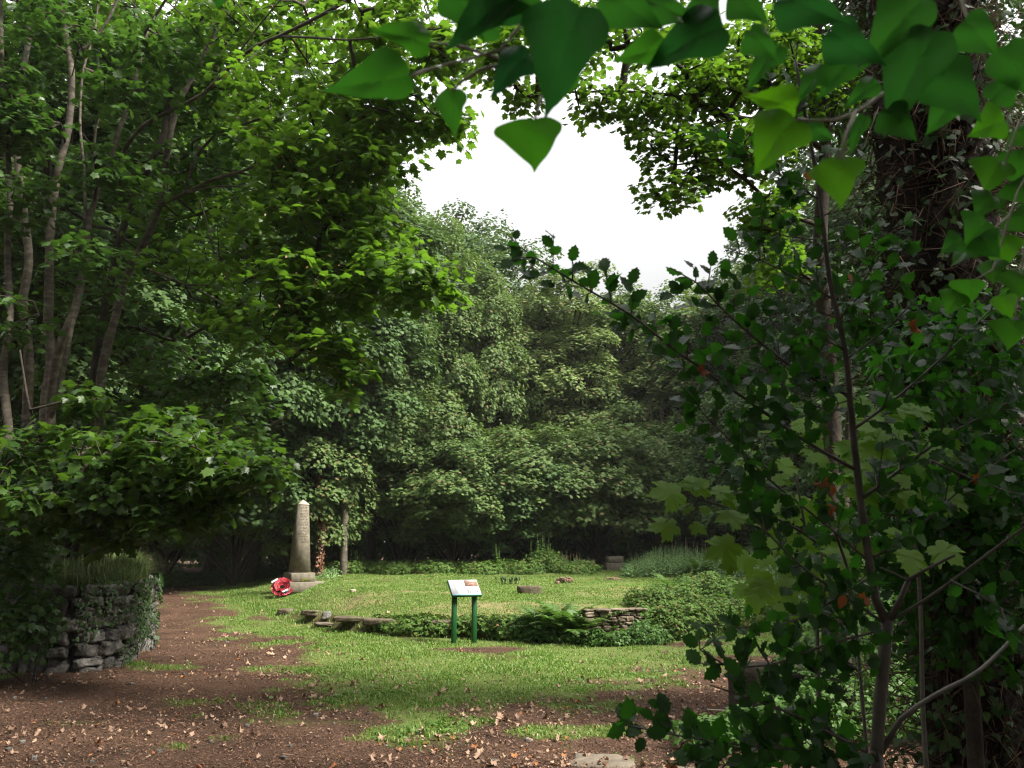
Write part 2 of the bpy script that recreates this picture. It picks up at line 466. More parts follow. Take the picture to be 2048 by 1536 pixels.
M['deadtwig'] = surf_mat('dead_ivy_twig', [(.3, (.05, .03, .02)), (.7, (.13, .08, .05))], 20, .3, 50, dist=.004)
M['stone'] = surf_mat('weathered_sandstone', [(.3, (.095, .08, .058)), (.5, (.15, .13, .098)), (.7, (.21, .185, .145))], 9, .4, 60, dist=.006, second=(2.3, .62, (.11, .10, .06)))
M['stone_cap'] = surf_mat('pale_sandstone', [(.3, (.3, .24, .19)), (.7, (.45, .37, .31))], 9, .3, 50, dist=.006)
M['moss'] = surf_mat('moss', [(.3, (.05, .06, .01)), (.7, (.16, .16, .03))], 30, .8, 90, dist=.01)
M['rubble'] = surf_mat('dark_rubble', [(.28, (.05, .045, .042)), (.5, (.15, .14, .13)), (.72, (.32, .3, .28))], 5, 1.0, 22, dist=.06, second=(1.6, .6, (.06, .075, .03)), island=.35)
M['mortar'] = surf_mat('earth_core', [(.3, (.012, .01, .008)), (.7, (.04, .033, .025))], 10, .8, 30)
M['walling'] = surf_mat('buff_walling_stone', [(.3, (.07, .055, .04)), (.5, (.16, .125, .09)), (.72, (.27, .22, .165))], 7, .8, 30, dist=.02, island=.3)
M['edging'] = surf_mat('brown_edging_stone', [(.3, (.035, .026, .018)), (.5, (.09, .068, .045)), (.72, (.17, .14, .10))], 7, .8, 30, dist=.02, second=(4, .58, (.08, .1, .03)))
M['slab'] = surf_mat('foreground_slab_stone', [(.3, (.08, .066, .05)), (.6, (.17, .14, .105)), (.75, (.26, .22, .17))], 6, .6, 40, dist=.01, second=(5, .62, (.06, .05, .03)))
def plain(name, c, rough=.5, spec=.4, metal=0, bump=0):
    return surf_mat(name, [(.3, tuple(v * .92 for v in c)), (.7, tuple(min(1, v * 1.06) for v in c))], 12, bump, 60, rough=rough, spec=spec, dist=.003)
M['green'] = plain('dark_green_paint', (.008, .07, .018), .4)
M['white'] = plain('printed_white_panel', (.50, .51, .53), .5, .2)
M['blue'] = plain('pale_blue_print', (.18, .36, .50), .5, .2)
M['navy'] = plain('blue_title_print', (.25, .30, .52), .4)
M['greyprint'] = plain('grey_text_print', (.25, .26, .29), .5)
M['photo_brown'] = surf_mat('sepia_picture', [(.35, (.07, .03, .025)), (.5, (.2, .11, .08)), (.68, (.38, .27, .2))], 4, 0, stretch=(3, 9, 1))
M['photo_sky'] = plain('picture_sky', (.36, .27, .24), .5)
M['photo_grey'] = surf_mat('grey_picture', [(.4, (.12, .13, .15)), (.6, (.6, .6, .6))], 25, 0)
M['photo_purple'] = surf_mat('purple_picture', [(.4, (.3, .15, .25)), (.6, (.7, .6, .65))], 25, 0)
M['red'] = surf_mat('poppy_red', [(.3, (.15, .004, .010)), (.7, (.36, .02, .035))], 20, .3, 50, rough=.5, island=.3)
M['black'] = plain('poppy_black_centre', (.01, .01, .01))
M['ribbon'] = plain('white_ribbon', (.7, .68, .66))
M['engrave'] = plain('engraved_letters', (.05, .042, .03), .9)
M['pink'] = leaf_mat('foxglove_bell', (.45, .2, .3), (.6, .35, .42), tr=(.6, .35, .4), tmix=.3)
M['stalk'] = plain('green_stalk', (.10, .16, .05), .7)
M['cutstem'] = plain('cut_stems', (.03, .06, .015), .8)
M['straw'] = plain('pale_stick', (.5, .42, .32), .7)
M['peat'] = surf_mat('stump_wood', [(.3, (.012, .009, .006)), (.7, (.05, .035, .022))], 7, .8, 24)
M['earth'] = surf_mat('bare_dry_earth', [(.3, (.10, .06, .04)), (.7, (.27, .18, .12))], 14, .9, 40, dist=.03)

def ground_mat():
    m, t, N, L = nodes_of('ground')
    co = N.new('ShaderNodeTexCoord'); obj = co.outputs['Object']
    at = N.new('ShaderNodeAttribute'); at.attribute_name = 'lawn'
    aw = N.new('ShaderNodeAttribute'); aw.attribute_name = 'dry'
    n1 = noise(N, L, 55, 8, .75, obj)
    soil = ramp(N, [(.32, (.020, .011, .007)), (.5, (.068, .038, .025)), (.62, (.12, .070, .045)), (.74, (.24, .15, .10))])
    L.new(n1.outputs[0], soil.inputs[0])
    nb = noise(N, L, 1.1, 4, .6, obj)
    hv = N.new('ShaderNodeHueSaturation'); mrr = N.new('ShaderNodeMapRange')
    mrr.inputs['From Min'].default_value = .3; mrr.inputs['From Max'].default_value = .7; mrr.inputs['To Min'].default_value = .6; mrr.inputs['To Max'].default_value = 1.45
    L.new(nb.outputs[0], mrr.inputs['Value']); L.new(mrr.outputs[0], hv.inputs['Value']); L.new(soil.outputs[0], hv.inputs['Color'])
    n2 = noise(N, L, 22, 8, .8, obj)
    gr = ramp(N, [(.3, (.045, .07, .016)), (.5, (.105, .145, .034)), (.7, (.22, .235, .08))])
    L.new(n2.outputs[0], gr.inputs[0])
    n3 = noise(N, L, 2.2, 5, .7, obj)
    dry = ramp(N, [(.3, (.16, .12, .06)), (.7, (.34, .27, .15))]); L.new(n2.outputs[0], dry.inputs[0])
    ma = N.new('ShaderNodeMath'); ma.operation = 'ADD'; L.new(n3.outputs[0], ma.inputs[0]); L.new(aw.outputs['Fac'], ma.inputs[1])
    md = N.new('ShaderNodeMapRange'); md.inputs['From Min'].default_value = .78; md.inputs['From Max'].default_value = 1.1; L.new(ma.outputs[0], md.inputs['Value'])
    mxa = N.new('ShaderNodeMix'); mxa.data_type = 'RGBA'; L.new(md.outputs[0], mxa.inputs['Factor']); L.new(gr.outputs[0], mxa.inputs['A']); L.new(dry.outputs[0], mxa.inputs['B'])
    mxb = N.new('ShaderNodeMix'); mxb.data_type = 'RGBA'
    L.new(at.outputs['Fac'], mxb.inputs['Factor']); L.new(hv.outputs[0], mxb.inputs['A']); L.new(mxa.outputs['Result'], mxb.inputs['B'])
    b = N.new('ShaderNodeBsdfPrincipled'); b.inputs['Roughness'].default_value = .95; b.inputs['Specular IOR Level'].default_value = .15
    L.new(mxb.outputs['Result'], b.inputs['Base Color'])
    bp = N.new('ShaderNodeBump'); bp.inputs['Strength'].default_value = 1; bp.inputs['Distance'].default_value = .03
    L.new(n1.outputs[0], bp.inputs['Height']); L.new(bp.outputs[0], b.inputs['Normal'])
    o = N.new('ShaderNodeOutputMaterial'); L.new(b.outputs[0], o.inputs[0])
    return m

# ------------------------------------------------------------------ ground
def axis(lo, a, b, hi, step):
    mid = np.arange(a, b + step * .5, step)
    k = 1.25 ** np.arange(1, 40)
    left = a - np.cumsum(step * k); left = left[left > lo][::-1]
    right = b + np.cumsum(step * k); right = right[right < hi]
    return np.concatenate([[lo], left, mid, right, [hi]])
gx, gy = axis(-400, -13, 15, 400, .07), axis(-400, 4.5, 36, 600, .07)
X, Y = np.meshgrid(gx, gy)
Z = H(X, Y)
nx, ny = len(gx), len(gy)
ii = (np.arange(ny - 1)[:, None] * nx + np.arange(nx - 1)[None]).ravel()
QF = np.stack([ii, ii + 1, ii + nx + 1, ii + nx], -1)
LA = lawn_amt(X, Y)
md_ = poly_sd(X, Y, MOUND)
DRY = .10 + .2 * sstep(-.1, .3, md_) * sstep(1.6, .6, md_)
for (px, py, rx, ry) in [(1010, 1225, 2.5, 1.3), (1250, 1185, 1.8, 2.), (700, 1205, 1.8, 1.2), (1270, 1140, 3, 1.5), (860, 1185, 2, 1)]:
    c = hit(px, py)
    DRY = np.maximum(DRY, .42 * sstep(1.3, .2, ((X - c[0]) / rx) ** 2 + ((Y - c[1]) / ry) ** 2))
gr_o = mobj('ground', np.stack([X, Y, Z], -1).reshape(-1, 3), QF, ground_mat(), smooth=True, attr={'lawn': LA.ravel(), 'dry': DRY.ravel()})
tag(gr_o, kind='structure')

# grass blades ---------------------------------------------------------------
def frustum_pts(n, y0, y1, power=1.0):
    u = rng.random(n)
    y = (y0 ** (2 - power) + u * (y1 ** (2 - power) - y0 ** (2 - power))) ** (1 / (2 - power)) if power != 2 else y0 * (y1 / y0) ** u
    x = (rng.random(n) * 2 - 1) * (.66 * y + .6)
    return x, y
BLADE = (np.array([(-.09, 0, 0), (.09, 0, 0), (.05, .6, .06), (-.05, .6, .06), (0, 1, .2)]), None)
def blades(buf, x, y, z, ln, lean=.45, width=1.0):
    n = len(x); a = rng.random(n) * 2 * math.pi
    d = np.stack([np.cos(a), np.sin(a), np.zeros(n)], -1)
    s = np.stack([-np.sin(a), np.cos(a), np.zeros(n)], -1)
    up = np.array([0, 0, 1.])
    le = np.abs(rng.normal(0, lean, n))[:, None]
    b = np.stack([x, y, z], -1)
    wv = (.0035 * width * (1 + rng.random(n)))[:, None]; ln = ln[:, None]
    mid = b + (up + d * le * .5) * ln * .55
    tip = b + (up * (1 - .35 * le) + d * le * 1.5) * ln
    V = np.stack([b - s * wv, b + s * wv, mid + s * wv * .8, mid - s * wv * .8, tip], 1).reshape(-1, 3)
    o = (np.arange(n) * 5)[:, None]
    buf.add(V, o + np.array([[0, 1, 2, 3]]), o + np.array([[3, 2, 4]]))
x, y = frustum_pts(620000, 6.5, 33, 1.3)
a = lawn_amt(x, y)
keep = rng.random(len(x)) < a * (.15 + .85 * sstep(.25, .65, vnoise(x, y, .5, 8) * .6 + vnoise(x, y, 2.1, 18) * .4))
x, y = x[keep], y[keep]
md1 = poly_sd(x, y, MOUND)
ln = (.022 + .022 * rng.random(len(x))) * (1 + .9 * vnoise(x, y, .35, 9) ** 2) * np.where((md1 > -.25) & (md1 < .5), 1.7, 1)
gb = Buf(); blades(gb, x, y, H(x, y) - .004, ln, .55, 1.35)
tag(gb.obj('grass', M['grass']), 'short green lawn grass growing over the mound and clearing', 'grass', kind='stuff')

# broad-leaved weeds in the lawn
x, y = frustum_pts(26000, 7, 17, 1.2)
a = lawn_amt(x, y) * sstep(.45, .7, vnoise(x, y, .6, 12)) * sstep(1.2, -.6, poly_sd(x, y, LAWN))
k = rng.random(len(x)) < a
x, y = x[k], y[k]
wb = Buf()
n = len(x)
ang = rng.random(n) * 6.28
scatter(wb, OV, np.stack([x, y, H(x, y) + .015 + .02 * rng.random(n)], -1), np.stack([rng.normal(0, .4, n), rng.normal(0, .4, n), np.ones(n)], -1), np.stack([np.cos(ang), np.sin(ang), np.full(n, .2)], -1), .03 + .05 * rng.random(n))
tag(wb.obj('weeds', M['fern']), 'low broad leaved weeds among the grass at the edge of the soil', 'weeds', kind='stuff')

# fallen leaves and chips ------------------------------------------------------
def litter(buf, n, y0, y1, size, wfun, tm, flat=.25, lift=.012, power=1.4):
    x, y = frustum_pts(n, y0, y1, power)
    k = rng.random(n) < wfun(x, y)
    x, y = x[k], y[k]; m = len(x); an = rng.random(m) * 6.28
    p = np.stack([x, y, H(x, y) + lift + rng.random(m) * .012], -1)
    scatter(buf, tm, p, np.stack([rng.normal(0, flat, m), rng.normal(0, flat, m), np.ones(m)], -1), np.stack([np.cos(an), np.sin(an), np.zeros(m)], -1), size[0] + (size[1] - size[0]) * rng.random(m) ** 1.6)
CURL = (SYC[0] * np.array([1, 1, 1.]) + np.column_stack([np.zeros(len(SYC[0])), np.zeros(len(SYC[0])), 1.3 * SYC[0][:, 0] ** 2 + .25 * np.sin(SYC[0][:, 1] * 6)]), SYC[1])
CURL2 = (OV[0] + np.column_stack([np.zeros(len(OV[0])), np.zeros(len(OV[0])), 1.2 * OV[0][:, 0] ** 2 + .1 * OV[0][:, 1]]), OV[1])
def wl(x, y):
    g = lawn_amt(x, y); d = poly_sd(x, y, LAWN); md = poly_sd(x, y, MOUND)
    right = sstep(-4, .5, x)
    v = (.18 + .82 * right) * sstep(.75, .2, g) + .28 * sstep(2.5, .0, d)
    v = v * (.25 + 1.3 * sstep(.4, .75, vnoise(x, y, 1.1, 21)))
    v = v + .5 * sstep(22, 27, y) * sstep(0, -2, md)
    return np.where(md > 0.2, .03, v)
CURL3 = (CURL[0] * [.5, 1, 1] + np.column_stack([0 * CURL[0][:, 0], 0 * CURL[0][:, 0], .9 * (CURL[0][:, 1] - .5) ** 2]), CURL[1])
lb = Buf(); litter(lb, 2600, 6, 30, (.035, .085), wl, CURL, .45, .012); litter(lb, 4200, 6, 30, (.035, .085), wl, CURL3, .5, .012)
litter(lb, 16000, 6, 30, (.015, .045), wl, CURL2, .35, .01)
tag(lb.obj('leaf_litter', M['litter']), 'pale dry fallen leaves lying over soil and grass', 'leaf litter', kind='stuff')
ob_ = Buf(); litter(ob_, 800, 6, 30, (.025, .062), wl, CURL, .3, .014)
litter(ob_, 1900, 6, 30, (.02, .05), wl, CURL2, .35, .012)
tag(ob_.obj('orange_leaf_litter', M['litter_or']), 'orange and rust coloured fallen leaves scattered on the soil', 'leaf litter', kind='stuff')
CH = (np.array([(-.12, 0, 0), (.12, 0, 0), (.1, 1, .05), (-.14, .9, 0)]), np.array([[0, 1, 2, 3]]))
cb = Buf(); litter(cb, 260000, 6, 24, (.006, .032), lambda x, y: 1 - .92 * lawn_amt(x, y), CH, .6, .002, 1.5)
litter(cb, 2500, 6, 24, (.04, .11), lambda x, y: .8 - .7 * lawn_amt(x, y), (CH[0] * np.array([.25, 1, 1]), CH[1]), .25, .008, 1.5)
tag(cb.obj('wood_chips', M['chips']), 'brown wood chips and bark crumbs covering the bare soil', 'wood chips', kind='stuff')

tw = Buf()
for _ in range(170):
    x1, y1 = frustum_pts(1, 6.3, 18, 1.5); x1, y1 = float(x1[0]), float(y1[0])
    if lawn_amt(x1, y1) > .6 and rng.random() < .8: continue
    a1 = rng.random() * 6.28; l1 = rng.uniform(.06, .3); pts = []
    for q in range(4):
        pts.append((x1, y1, float(H(x1, y1)) + .008)); a1 += rng.normal(0, .25); x1 += math.cos(a1) * l1 / 3; y1 += math.sin(a1) * l1 / 3
    tube(tw, pts, np.linspace(rng.uniform(.0025, .006), .0015, 4), 5)
tag(tw.obj('fallen_twigs', surf_mat('fallen_twig_bark', [(.3, (.03, .02, .014)), (.7, (.16, .12, .09))], 12, .5, 40)), 'thin broken twigs strewn over the soil path', 'twigs', kind='stuff')
pe = Buf()
# ------------------------------------------------------------------ boxes and stones
def box(buf, c, s, rz=0, bev=0):
    c, s = np.asarray(c, float), np.asarray(s, float) / 2
    if bev:
        b = min(bev, s.min() * .9); V = []
        for sx_ in (-1, 1):
            for sy_ in (-1, 1):
                for sz_ in (-1, 1):
                    g = np.array([sx_, sy_, sz_])
                    for k in range(3):
                        q = g * (s - b); q[k] = g[k] * s[k]; V.append(q)
        V = np.array(V)
        bm_ = bpy.data.meshes.new('t')
        import bmesh
        bm = bmesh.new(); vs = [bm.verts.new(v) for v in V]
        r = bmesh.ops.convex_hull(bm, input=vs)
        bmesh.ops.triangulate(bm, faces=bm.faces); bm.verts.index_update()
        V = np.array([v.co[:] for v in bm.verts]); T = np.array([[v.index for v in f.verts] for f in bm.faces]); bm.free()
        bpy.data.meshes.remove(bm_)
        ca, sa = math.cos(rz), math.sin(rz)
        V = np.column_stack([V[:, 0] * ca - V[:, 1] * sa, V[:, 0] * sa + V[:, 1] * ca, V[:, 2]]) + c
        buf.add(V, None, T); return
    V = np.array([(x, y, z) for x in (-1, 1) for y in (-1, 1) for z in (-1, 1)]) * s
    ca, sa = math.cos(rz), math.sin(rz)
    V = np.column_stack([V[:, 0] * ca - V[:, 1] * sa, V[:, 0] * sa + V[:, 1] * ca, V[:, 2]]) + c
    buf.add(V, [[0, 1, 3, 2], [4, 6, 7, 5], [0, 4, 5, 1], [2, 3, 7, 6], [0, 2, 6, 4], [1, 5, 7, 3]])

def cubesphere(n=4, power=7.0):
    fs, V, idx = [], [], {}
    g = np.linspace(-1, 1, n + 1)
    def vid(p):
        k = tuple(np.round(p, 5))
        if k not in idx: idx[k] = len(V); V.append(p)
        return idx[k]
    for ax in range(3):
        for sg in (-1, 1):
            for i in range(n):
                for j in range(n):
                    q = []
                    for (a_, b_) in ((i, j), (i + 1, j), (i + 1, j + 1), (i, j + 1)):
                        p = np.zeros(3); p[ax] = sg; p[(ax + 1) % 3] = g[a_]; p[(ax + 2) % 3] = g[b_]; q.append(vid(p))
                    fs.append(q if sg > 0 else q[::-1])
    V = np.array(V, float)
    V = V / (np.sum(np.abs(V) ** power, 1, keepdims=True) ** (1 / power))
    return V, np.array(fs)
CS, CSF = cubesphere(8)
def stone(buf, c, s, rz=0, rough=.12, tilt=0):
    V = CS * np.asarray(s) / 2
    f = rng.normal(0, 1, (5, 3)) * 3 / max(np.min(s), .05) * .5; ph = rng.random(5) * 6.28
    d = sum(np.sin(V @ (f[k] * (1 + .8 * k)) + ph[k]) / (k + 1.3) for k in range(5))
    V = V * (1 + rough * d[:, None]) * (1 + rng.normal(0, rough * .22, (len(V), 3)))
    if tilt:
        a_ = rng.normal(0, tilt); V = np.column_stack([V[:, 0] * math.cos(a_) - V[:, 2] * math.sin(a_), V[:, 1], V[:, 0] * math.sin(a_) + V[:, 2] * math.cos(a_)])
    ca, sa = math.cos(rz), math.sin(rz)
    buf.add(np.column_stack([V[:, 0] * ca - V[:, 1] * sa, V[:, 0] * sa + V[:, 1] * ca, V[:, 2]]) + np.asarray(c), CSF)

def path_pts(path, step):
    return resample([(p[0], p[1], 0) for p in path], [1], step)[0][:, :2]

def masonry(buf, path, z0, z1, ch, length, thick, rough, gap=.01):
    pp = np.asarray(path); seg = np.hypot(*np.diff(pp, axis=0).T); cum = np.concatenate([[0], np.cumsum(seg)])
    z = z0
    while z < z1 - ch[0] * .5:
        h = min(random.uniform(*ch), z1 - z + .02); s = -random.random() * length[1]
        while s < cum[-1]:
            l = random.uniform(*length); m_ = min(max(s + l / 2, 0), cum[-1])
            x_ = np.interp(m_, cum, pp[:, 0]); y_ = np.interp(m_, cum, pp[:, 1])
            x2 = np.interp(min(m_ + .05, cum[-1]), cum, pp[:, 0]) - np.interp(max(m_ - .05, 0), cum, pp[:, 0])
            y2 = np.interp(min(m_ + .05, cum[-1]), cum, pp[:, 1]) - np.interp(max(m_ - .05, 0), cum, pp[:, 1])
            split = random.random() < .25 and h > ch[0] * 1.3
            for q in range(2 if split else 1):
                hh = h / (2 if split else 1)
                stone(buf, (x_ + random.gauss(0, .012), y_ + random.gauss(0, .012), z + hh * (.5 + q) ), (l - gap, thick * random.uniform(.85, 1.15), hh - gap * .6), math.atan2(y2, x2), rough, .04)
            s += l
        z += h

for _ in range(260):
    x1, y1 = frustum_pts(1, 6.3, 20, 1.4); x1, y1 = float(x1[0]), float(y1[0])
    if lawn_amt(x1, y1) > .5: continue
    z_ = rng.uniform(.01, .035); stone(pe, (x1, y1, float(H(x1, y1)) + z_ * .2), (z_ * rng.uniform(1, 1.8), z_ * 1.2, z_), rng.random() * 3, .12)
tag(pe.obj('pebbles', M['rubble']), 'small grey stones trodden into the soil path', 'pebbles', kind='stuff')
# left rubble wall -------------------------------------------------------------
wl_pts = [g0(-120, 1335), g0(60, 1345), g0(150, 1345), g0(225, 1332)]
e = g0(270, 1305)
wl_path = path_pts(wl_pts + [e, (e[0] - .12, e[1] + .55), (e[0] - .75, e[1] + 1.6), (e[0] - 1.5, e[1] + 3.0)], .1)
lw = empty('rubble_wall', (*g0(150, 1345), 0), 'dark rough rubble stone wall with rounded corner under long grass at the left', 'wall')
lo = np.array(lw.location)
wbuf = Buf(); masonry(wbuf, wl_path, -.05, 1.13, (.17, .30), (.18, .40), .3, .22, .02)
wbuf.obj('stonework', M['rubble'], lw, off=lo)
cbuf = Buf()
inner = [(p[0] - .22 * (i > len(wl_path) * .55), p[1] + .16) for i, p in enumerate(wl_path)]
n_ = len(inner)
top = [(x_, y_, 1.08) for x_, y_ in inner]; bot = [(x_, y_, -.1) for x_, y_ in inner]
V = np.array(bot + top); Q = [[i, i + 1, n_ + i + 1, n_ + i] for i in range(n_ - 1)]
cbuf.add(V, Q)
bk = [(x_ - 1.6, y_ + 2.6, 1.3) for x_, y_ in inner]
cbuf.add(np.array(top + bk), [[i, i + 1, n_ + i + 1, n_ + i] for i in range(n_ - 1)])
cbuf.obj('earth_fill', M['mortar'], lw, off=lo)

# long grass and ivy on it
tb = Buf()
n = 9000
k = rng.integers(0, n_ - 1, n)
ip = np.array(inner)[k]
back = rng.random(n) ** 1.3 * 2.0
x = ip[:, 0] - .5 * back + rng.normal(0, .08, n); y = ip[:, 1] + back * .8 - .12
blades(tb, x, y, 1.06 + back * .1, .12 + .34 * rng.random(n) * (.3 + 1.2 * vnoise(x, y, .5, 31)) * sstep(n_, n_ * .8, k * 1.0), .65, 1.6)
# overhanging
tag(tb.obj('long_grass', M['longgrass']), 'long arching grass spilling over the top of the rubble wall', 'grass', kind='stuff')

def cover(buf, tmpl, pts, nrm, size, jit=.35, droop=1.0):
    n = len(pts)
    ax_ = np.stack([rng.normal(0, .5, n), rng.normal(0, .5, n), np.full(n, -droop)], -1)
    scatter(buf, tmpl, pts, nrm + rng.normal(0, jit, (n, 3)), ax_, size)
def wall_ivy(name, s0, s1, z0, z1, n, label, size=(.03, .055), mat='ivy_small', bias=1.0):
    pp = np.asarray(wl_path)
    s = s0 + (s1 - s0) * rng.random(n); idx = s * (len(pp) - 1)
    i0 = idx.astype(int).clip(0, len(pp) - 2); fr = (idx - i0)[:, None]
    p = pp[i0] * (1 - fr) + pp[i0 + 1] * fr; t = norm(pp[i0 + 1] - pp[i0]); nr = np.column_stack([t[:, 1], -t[:, 0]])
    z = z0 + (z1 - z0) * rng.random(n) ** bias
    keep = vnoise(s * 12, z * 3, .5, 41) + .35 * (z / z1) > .42 + .25 * s
    off = (.15 + .06 * rng.random(n) + .04 * vnoise(s * 20, z * 8, 1, 3))[:, None]
    pts = np.column_stack([p + nr * off, z])[keep]
    bf = Buf(); cover(bf, IVYS, pts, np.column_stack([nr, np.full(n, .35)])[keep], size[0] + (size[1] - size[0]) * rng.random(len(pts)))
    b0 = pts[0]
    e_ = empty(name, (pts[:, 0].mean(), pts[:, 1].mean(), 0), label, 'ivy')
    bf.obj('foliage', M[mat], e_, off=e_.location)
    sb = Buf()
    for _ in range(14):
        q = rng.integers(0, len(pts)); a_ = pts[q].copy(); L_ = [a_.copy()]
        for _k in range(8):
            a_ = a_ + np.array([rng.normal(0, .04), rng.normal(0, .01), -.1]); L_.append(a_.copy())
            if a_[2] < .02: break
        tube(sb, L_, .004, 4)
    sb.obj('stems', M['bark_dark'], e_, off=e_.location)
wall_ivy('ivy_plant', .28, .70, .05, 1.2, 2000, 'small leaved dark ivy clinging to the face of the rubble wall', bias=.75)
# dark bush at far left swallowing the wall end
def bush(name, blobs, tmpl, size, n, mat, label, cat='bush', group=None, stems=0, inner=.45, up=.5, jit=.5, extra=None, floor=True):
    """blobs: (x,y,z,rx,ry,rz) leafy mounds"""
    blobs = np.array([[float(v) for v in b] for b in blobs])
    vol = (blobs[:, 3] * blobs[:, 5]) ** 1.0; pk = rng.choice(len(blobs), n, p=vol / vol.sum())
    d = norm(rng.normal(0, 1, (n, 3))); d[:, 2] = np.where(d[:, 2] < -.25, -d[:, 2], d[:, 2])
    r = inner + (1 - inner) * rng.random(n) ** .5
    lump = .82 + .4 * vnoise(d[:, 0] * 2 + pk, d[:, 2] * 2 + d[:, 1], .45, 51)
    p = blobs[pk, :3] + d * blobs[pk, 3:] * (r * lump)[:, None]
    nr = d + np.array([0, 0, up]) + rng.normal(0, jit, (n, 3))
    if floor:
        h = H(p[:, 0], p[:, 1]); p[:, 2] = np.maximum(p[:, 2], h + .02 + .1 * rng.random(n))
    ax_ = d * np.array([1, 1, .3]) + np.array([0, 0, -.5]) + rng.normal(0, .4, (n, 3))
    bf = Buf(); scatter(bf, tmpl, p, nr, ax_, size[0] + (size[1] - size[0]) * rng.random(n))
    c = blobs[:, :3].mean(0); z0_ = float(H(c[0], c[1])) if floor else c[2] - blobs[0, 5]
    e_ = empty(name, (c[0], c[1], z0_), label, cat, group)
    bf.obj('foliage', M[mat], e_, off=e_.location)
    if stems:
        sb = Buf()
        for _ in range(stems):
            b = blobs[rng.integers(0, len(blobs))]
            a0 = np.array([b[0] + rng.normal(0, b[3] * .35), b[1] + rng.normal(0, b[4] * .3), z0_])
            a2 = b[:3] + norm(rng.normal(0, 1, 3) + [0, 0, .8]) * b[3:] * .95
            a1 = (a0 + a2) / 2 + [0, 0, b[5] * .35]
            tube(sb, resample([a0, a1, a2], [.012, .003], .15)[0], .006, 4)
        sb.obj('stems', M['bark_dark'], e_, off=e_.location)
    return e_

# ------------------------------------------------------------------ obelisk, wreath, board
def rot2(V, a, c):
    ca, sa = math.cos(a), math.sin(a)
    return np.column_stack([V[:, 0] * ca - V[:, 1] * sa, V[:, 0] * sa + V[:, 1] * ca, V[:, 2]]) + c
ob = hit(597, 1180)
OBX, OBY, OBZ = ob
OR = R(34)
k = OBY / 19.6
obe = empty('memorial_obelisk', (OBX, OBY, OBZ + .07), 'tapering sandstone war memorial obelisk with pale pointed cap standing on the mound', 'obelisk', rz=OR)
obe.scale = (1.05, 1.05, 1.05)
b_ = Buf(); box(b_, (.10, .0, .02), (.98, .92, .26), 0, .015); b_.obj('lower_step', M['stone'], obe)
b_ = Buf(); box(b_, (0, 0, .15 + .115), (.64, .64, .228), 0, .012); pl_ = b_.obj('plinth', M['stone'], obe)
b_ = Buf()
for _ in range(9): stone(b_, (rng.uniform(-.05, .24), -.325, .185 + rng.random() * .03), (.09, .03, .04), 0, .2)
stone(b_, (.15, -.26, .385), (.12, .08, .03), 0, .2)
b_.obj('moss', M['moss'], pl_)
zb, zt, wb_, wt_ = .38, 2.14, .445, .25
V = np.array([(sx_ * wdt / 2, sy_ * wdt / 2, z_) for z_, wdt in ((zb, wb_), (zt, wt_)) for sx_, sy_ in ((-1, -1), (1, -1), (1, 1), (-1, 1))])
sh = mobj('shaft', V, [np.array([[0, 1, 5, 4], [1, 2, 6, 5], [2, 3, 7, 6], [3, 0, 4, 7], [4, 5, 6, 7], [3, 2, 1, 0]])], M['stone'], obe)
V = np.array([(sx_ * .135, sy_ * .135, z_) for z_ in (zt, zt + .015) for sx_, sy_ in ((-1, -1), (1, -1), (1, 1), (-1, 1))] + [(0, 0, zt + .145)])
mobj('cap', V, [np.array([[0, 1, 5, 4], [1, 2, 6, 5], [2, 3, 7, 6], [3, 0, 4, 7], [3, 2, 1, 0]]), np.array([[4, 5, 8], [5, 6, 8], [6, 7, 8], [7, 4, 8]])], M['stone_cap'], obe)
# rows of worn, unreadable names cut in the front face
b_ = Buf()
for row in range(24):
    z_ = zt - .065 - row * .0402
    f_ = (zt - z_) / (zt - zb); half = (wt_ + (wb_ - wt_) * f_) / 2; yf = -half
    if row in (0,) or row >= 20: x0, x1 = -.075, .075
    else: x0, x1 = -half * .82, half * random.uniform(.55, .85)
    x_ = x0
    while x_ < x1:
        wv = random.uniform(.006, .012)
        if random.random() < .87: box(b_, (x_ + wv / 2, yf - .0005, z_), (wv, .003, random.uniform(.013, .017)))
        x_ += wv + .004 + (.014 if random.random() < .13 else 0)
b_.obj('inscription', M['engrave'], sh)

wr = hit(566, 1194) + [0, -.12, .03]
wre = empty('poppy_wreath', wr, 'round red poppy wreath with white ribbon leaning at the foot of the obelisk', 'wreath', rz=R(30))
wre.rotation_euler = (R(-40), 0, R(16)); wre.scale = (1.18, 1.25, 1.18)
def torus(buf, Rr, r, zc, n=28, m=10):
    a = np.linspace(0, 2 * math.pi, n, endpoint=False); pts = np.column_stack([np.cos(a) * Rr, np.zeros(n), np.sin(a) * Rr + zc])
    pts = np.vstack([pts, pts[:2]]); tube(buf, pts, r, m, cap=False)
b_ = Buf(); torus(b_, .165, .06, .235); b_.obj('ring', M['black'], wre)
pop = []
POP = fan([(math.cos(t_) * (.5 + .06 * math.cos(4 * t_)), math.sin(t_) * (.5 + .06 * math.cos(4 * t_))) for t_ in np.linspace(0, 6.28, 13)[:-1]], (0, 0), lambda x, y: .5 * (x * x + y * y) + .06 * np.sin(5 * np.arctan2(y, x)))
nn = 0
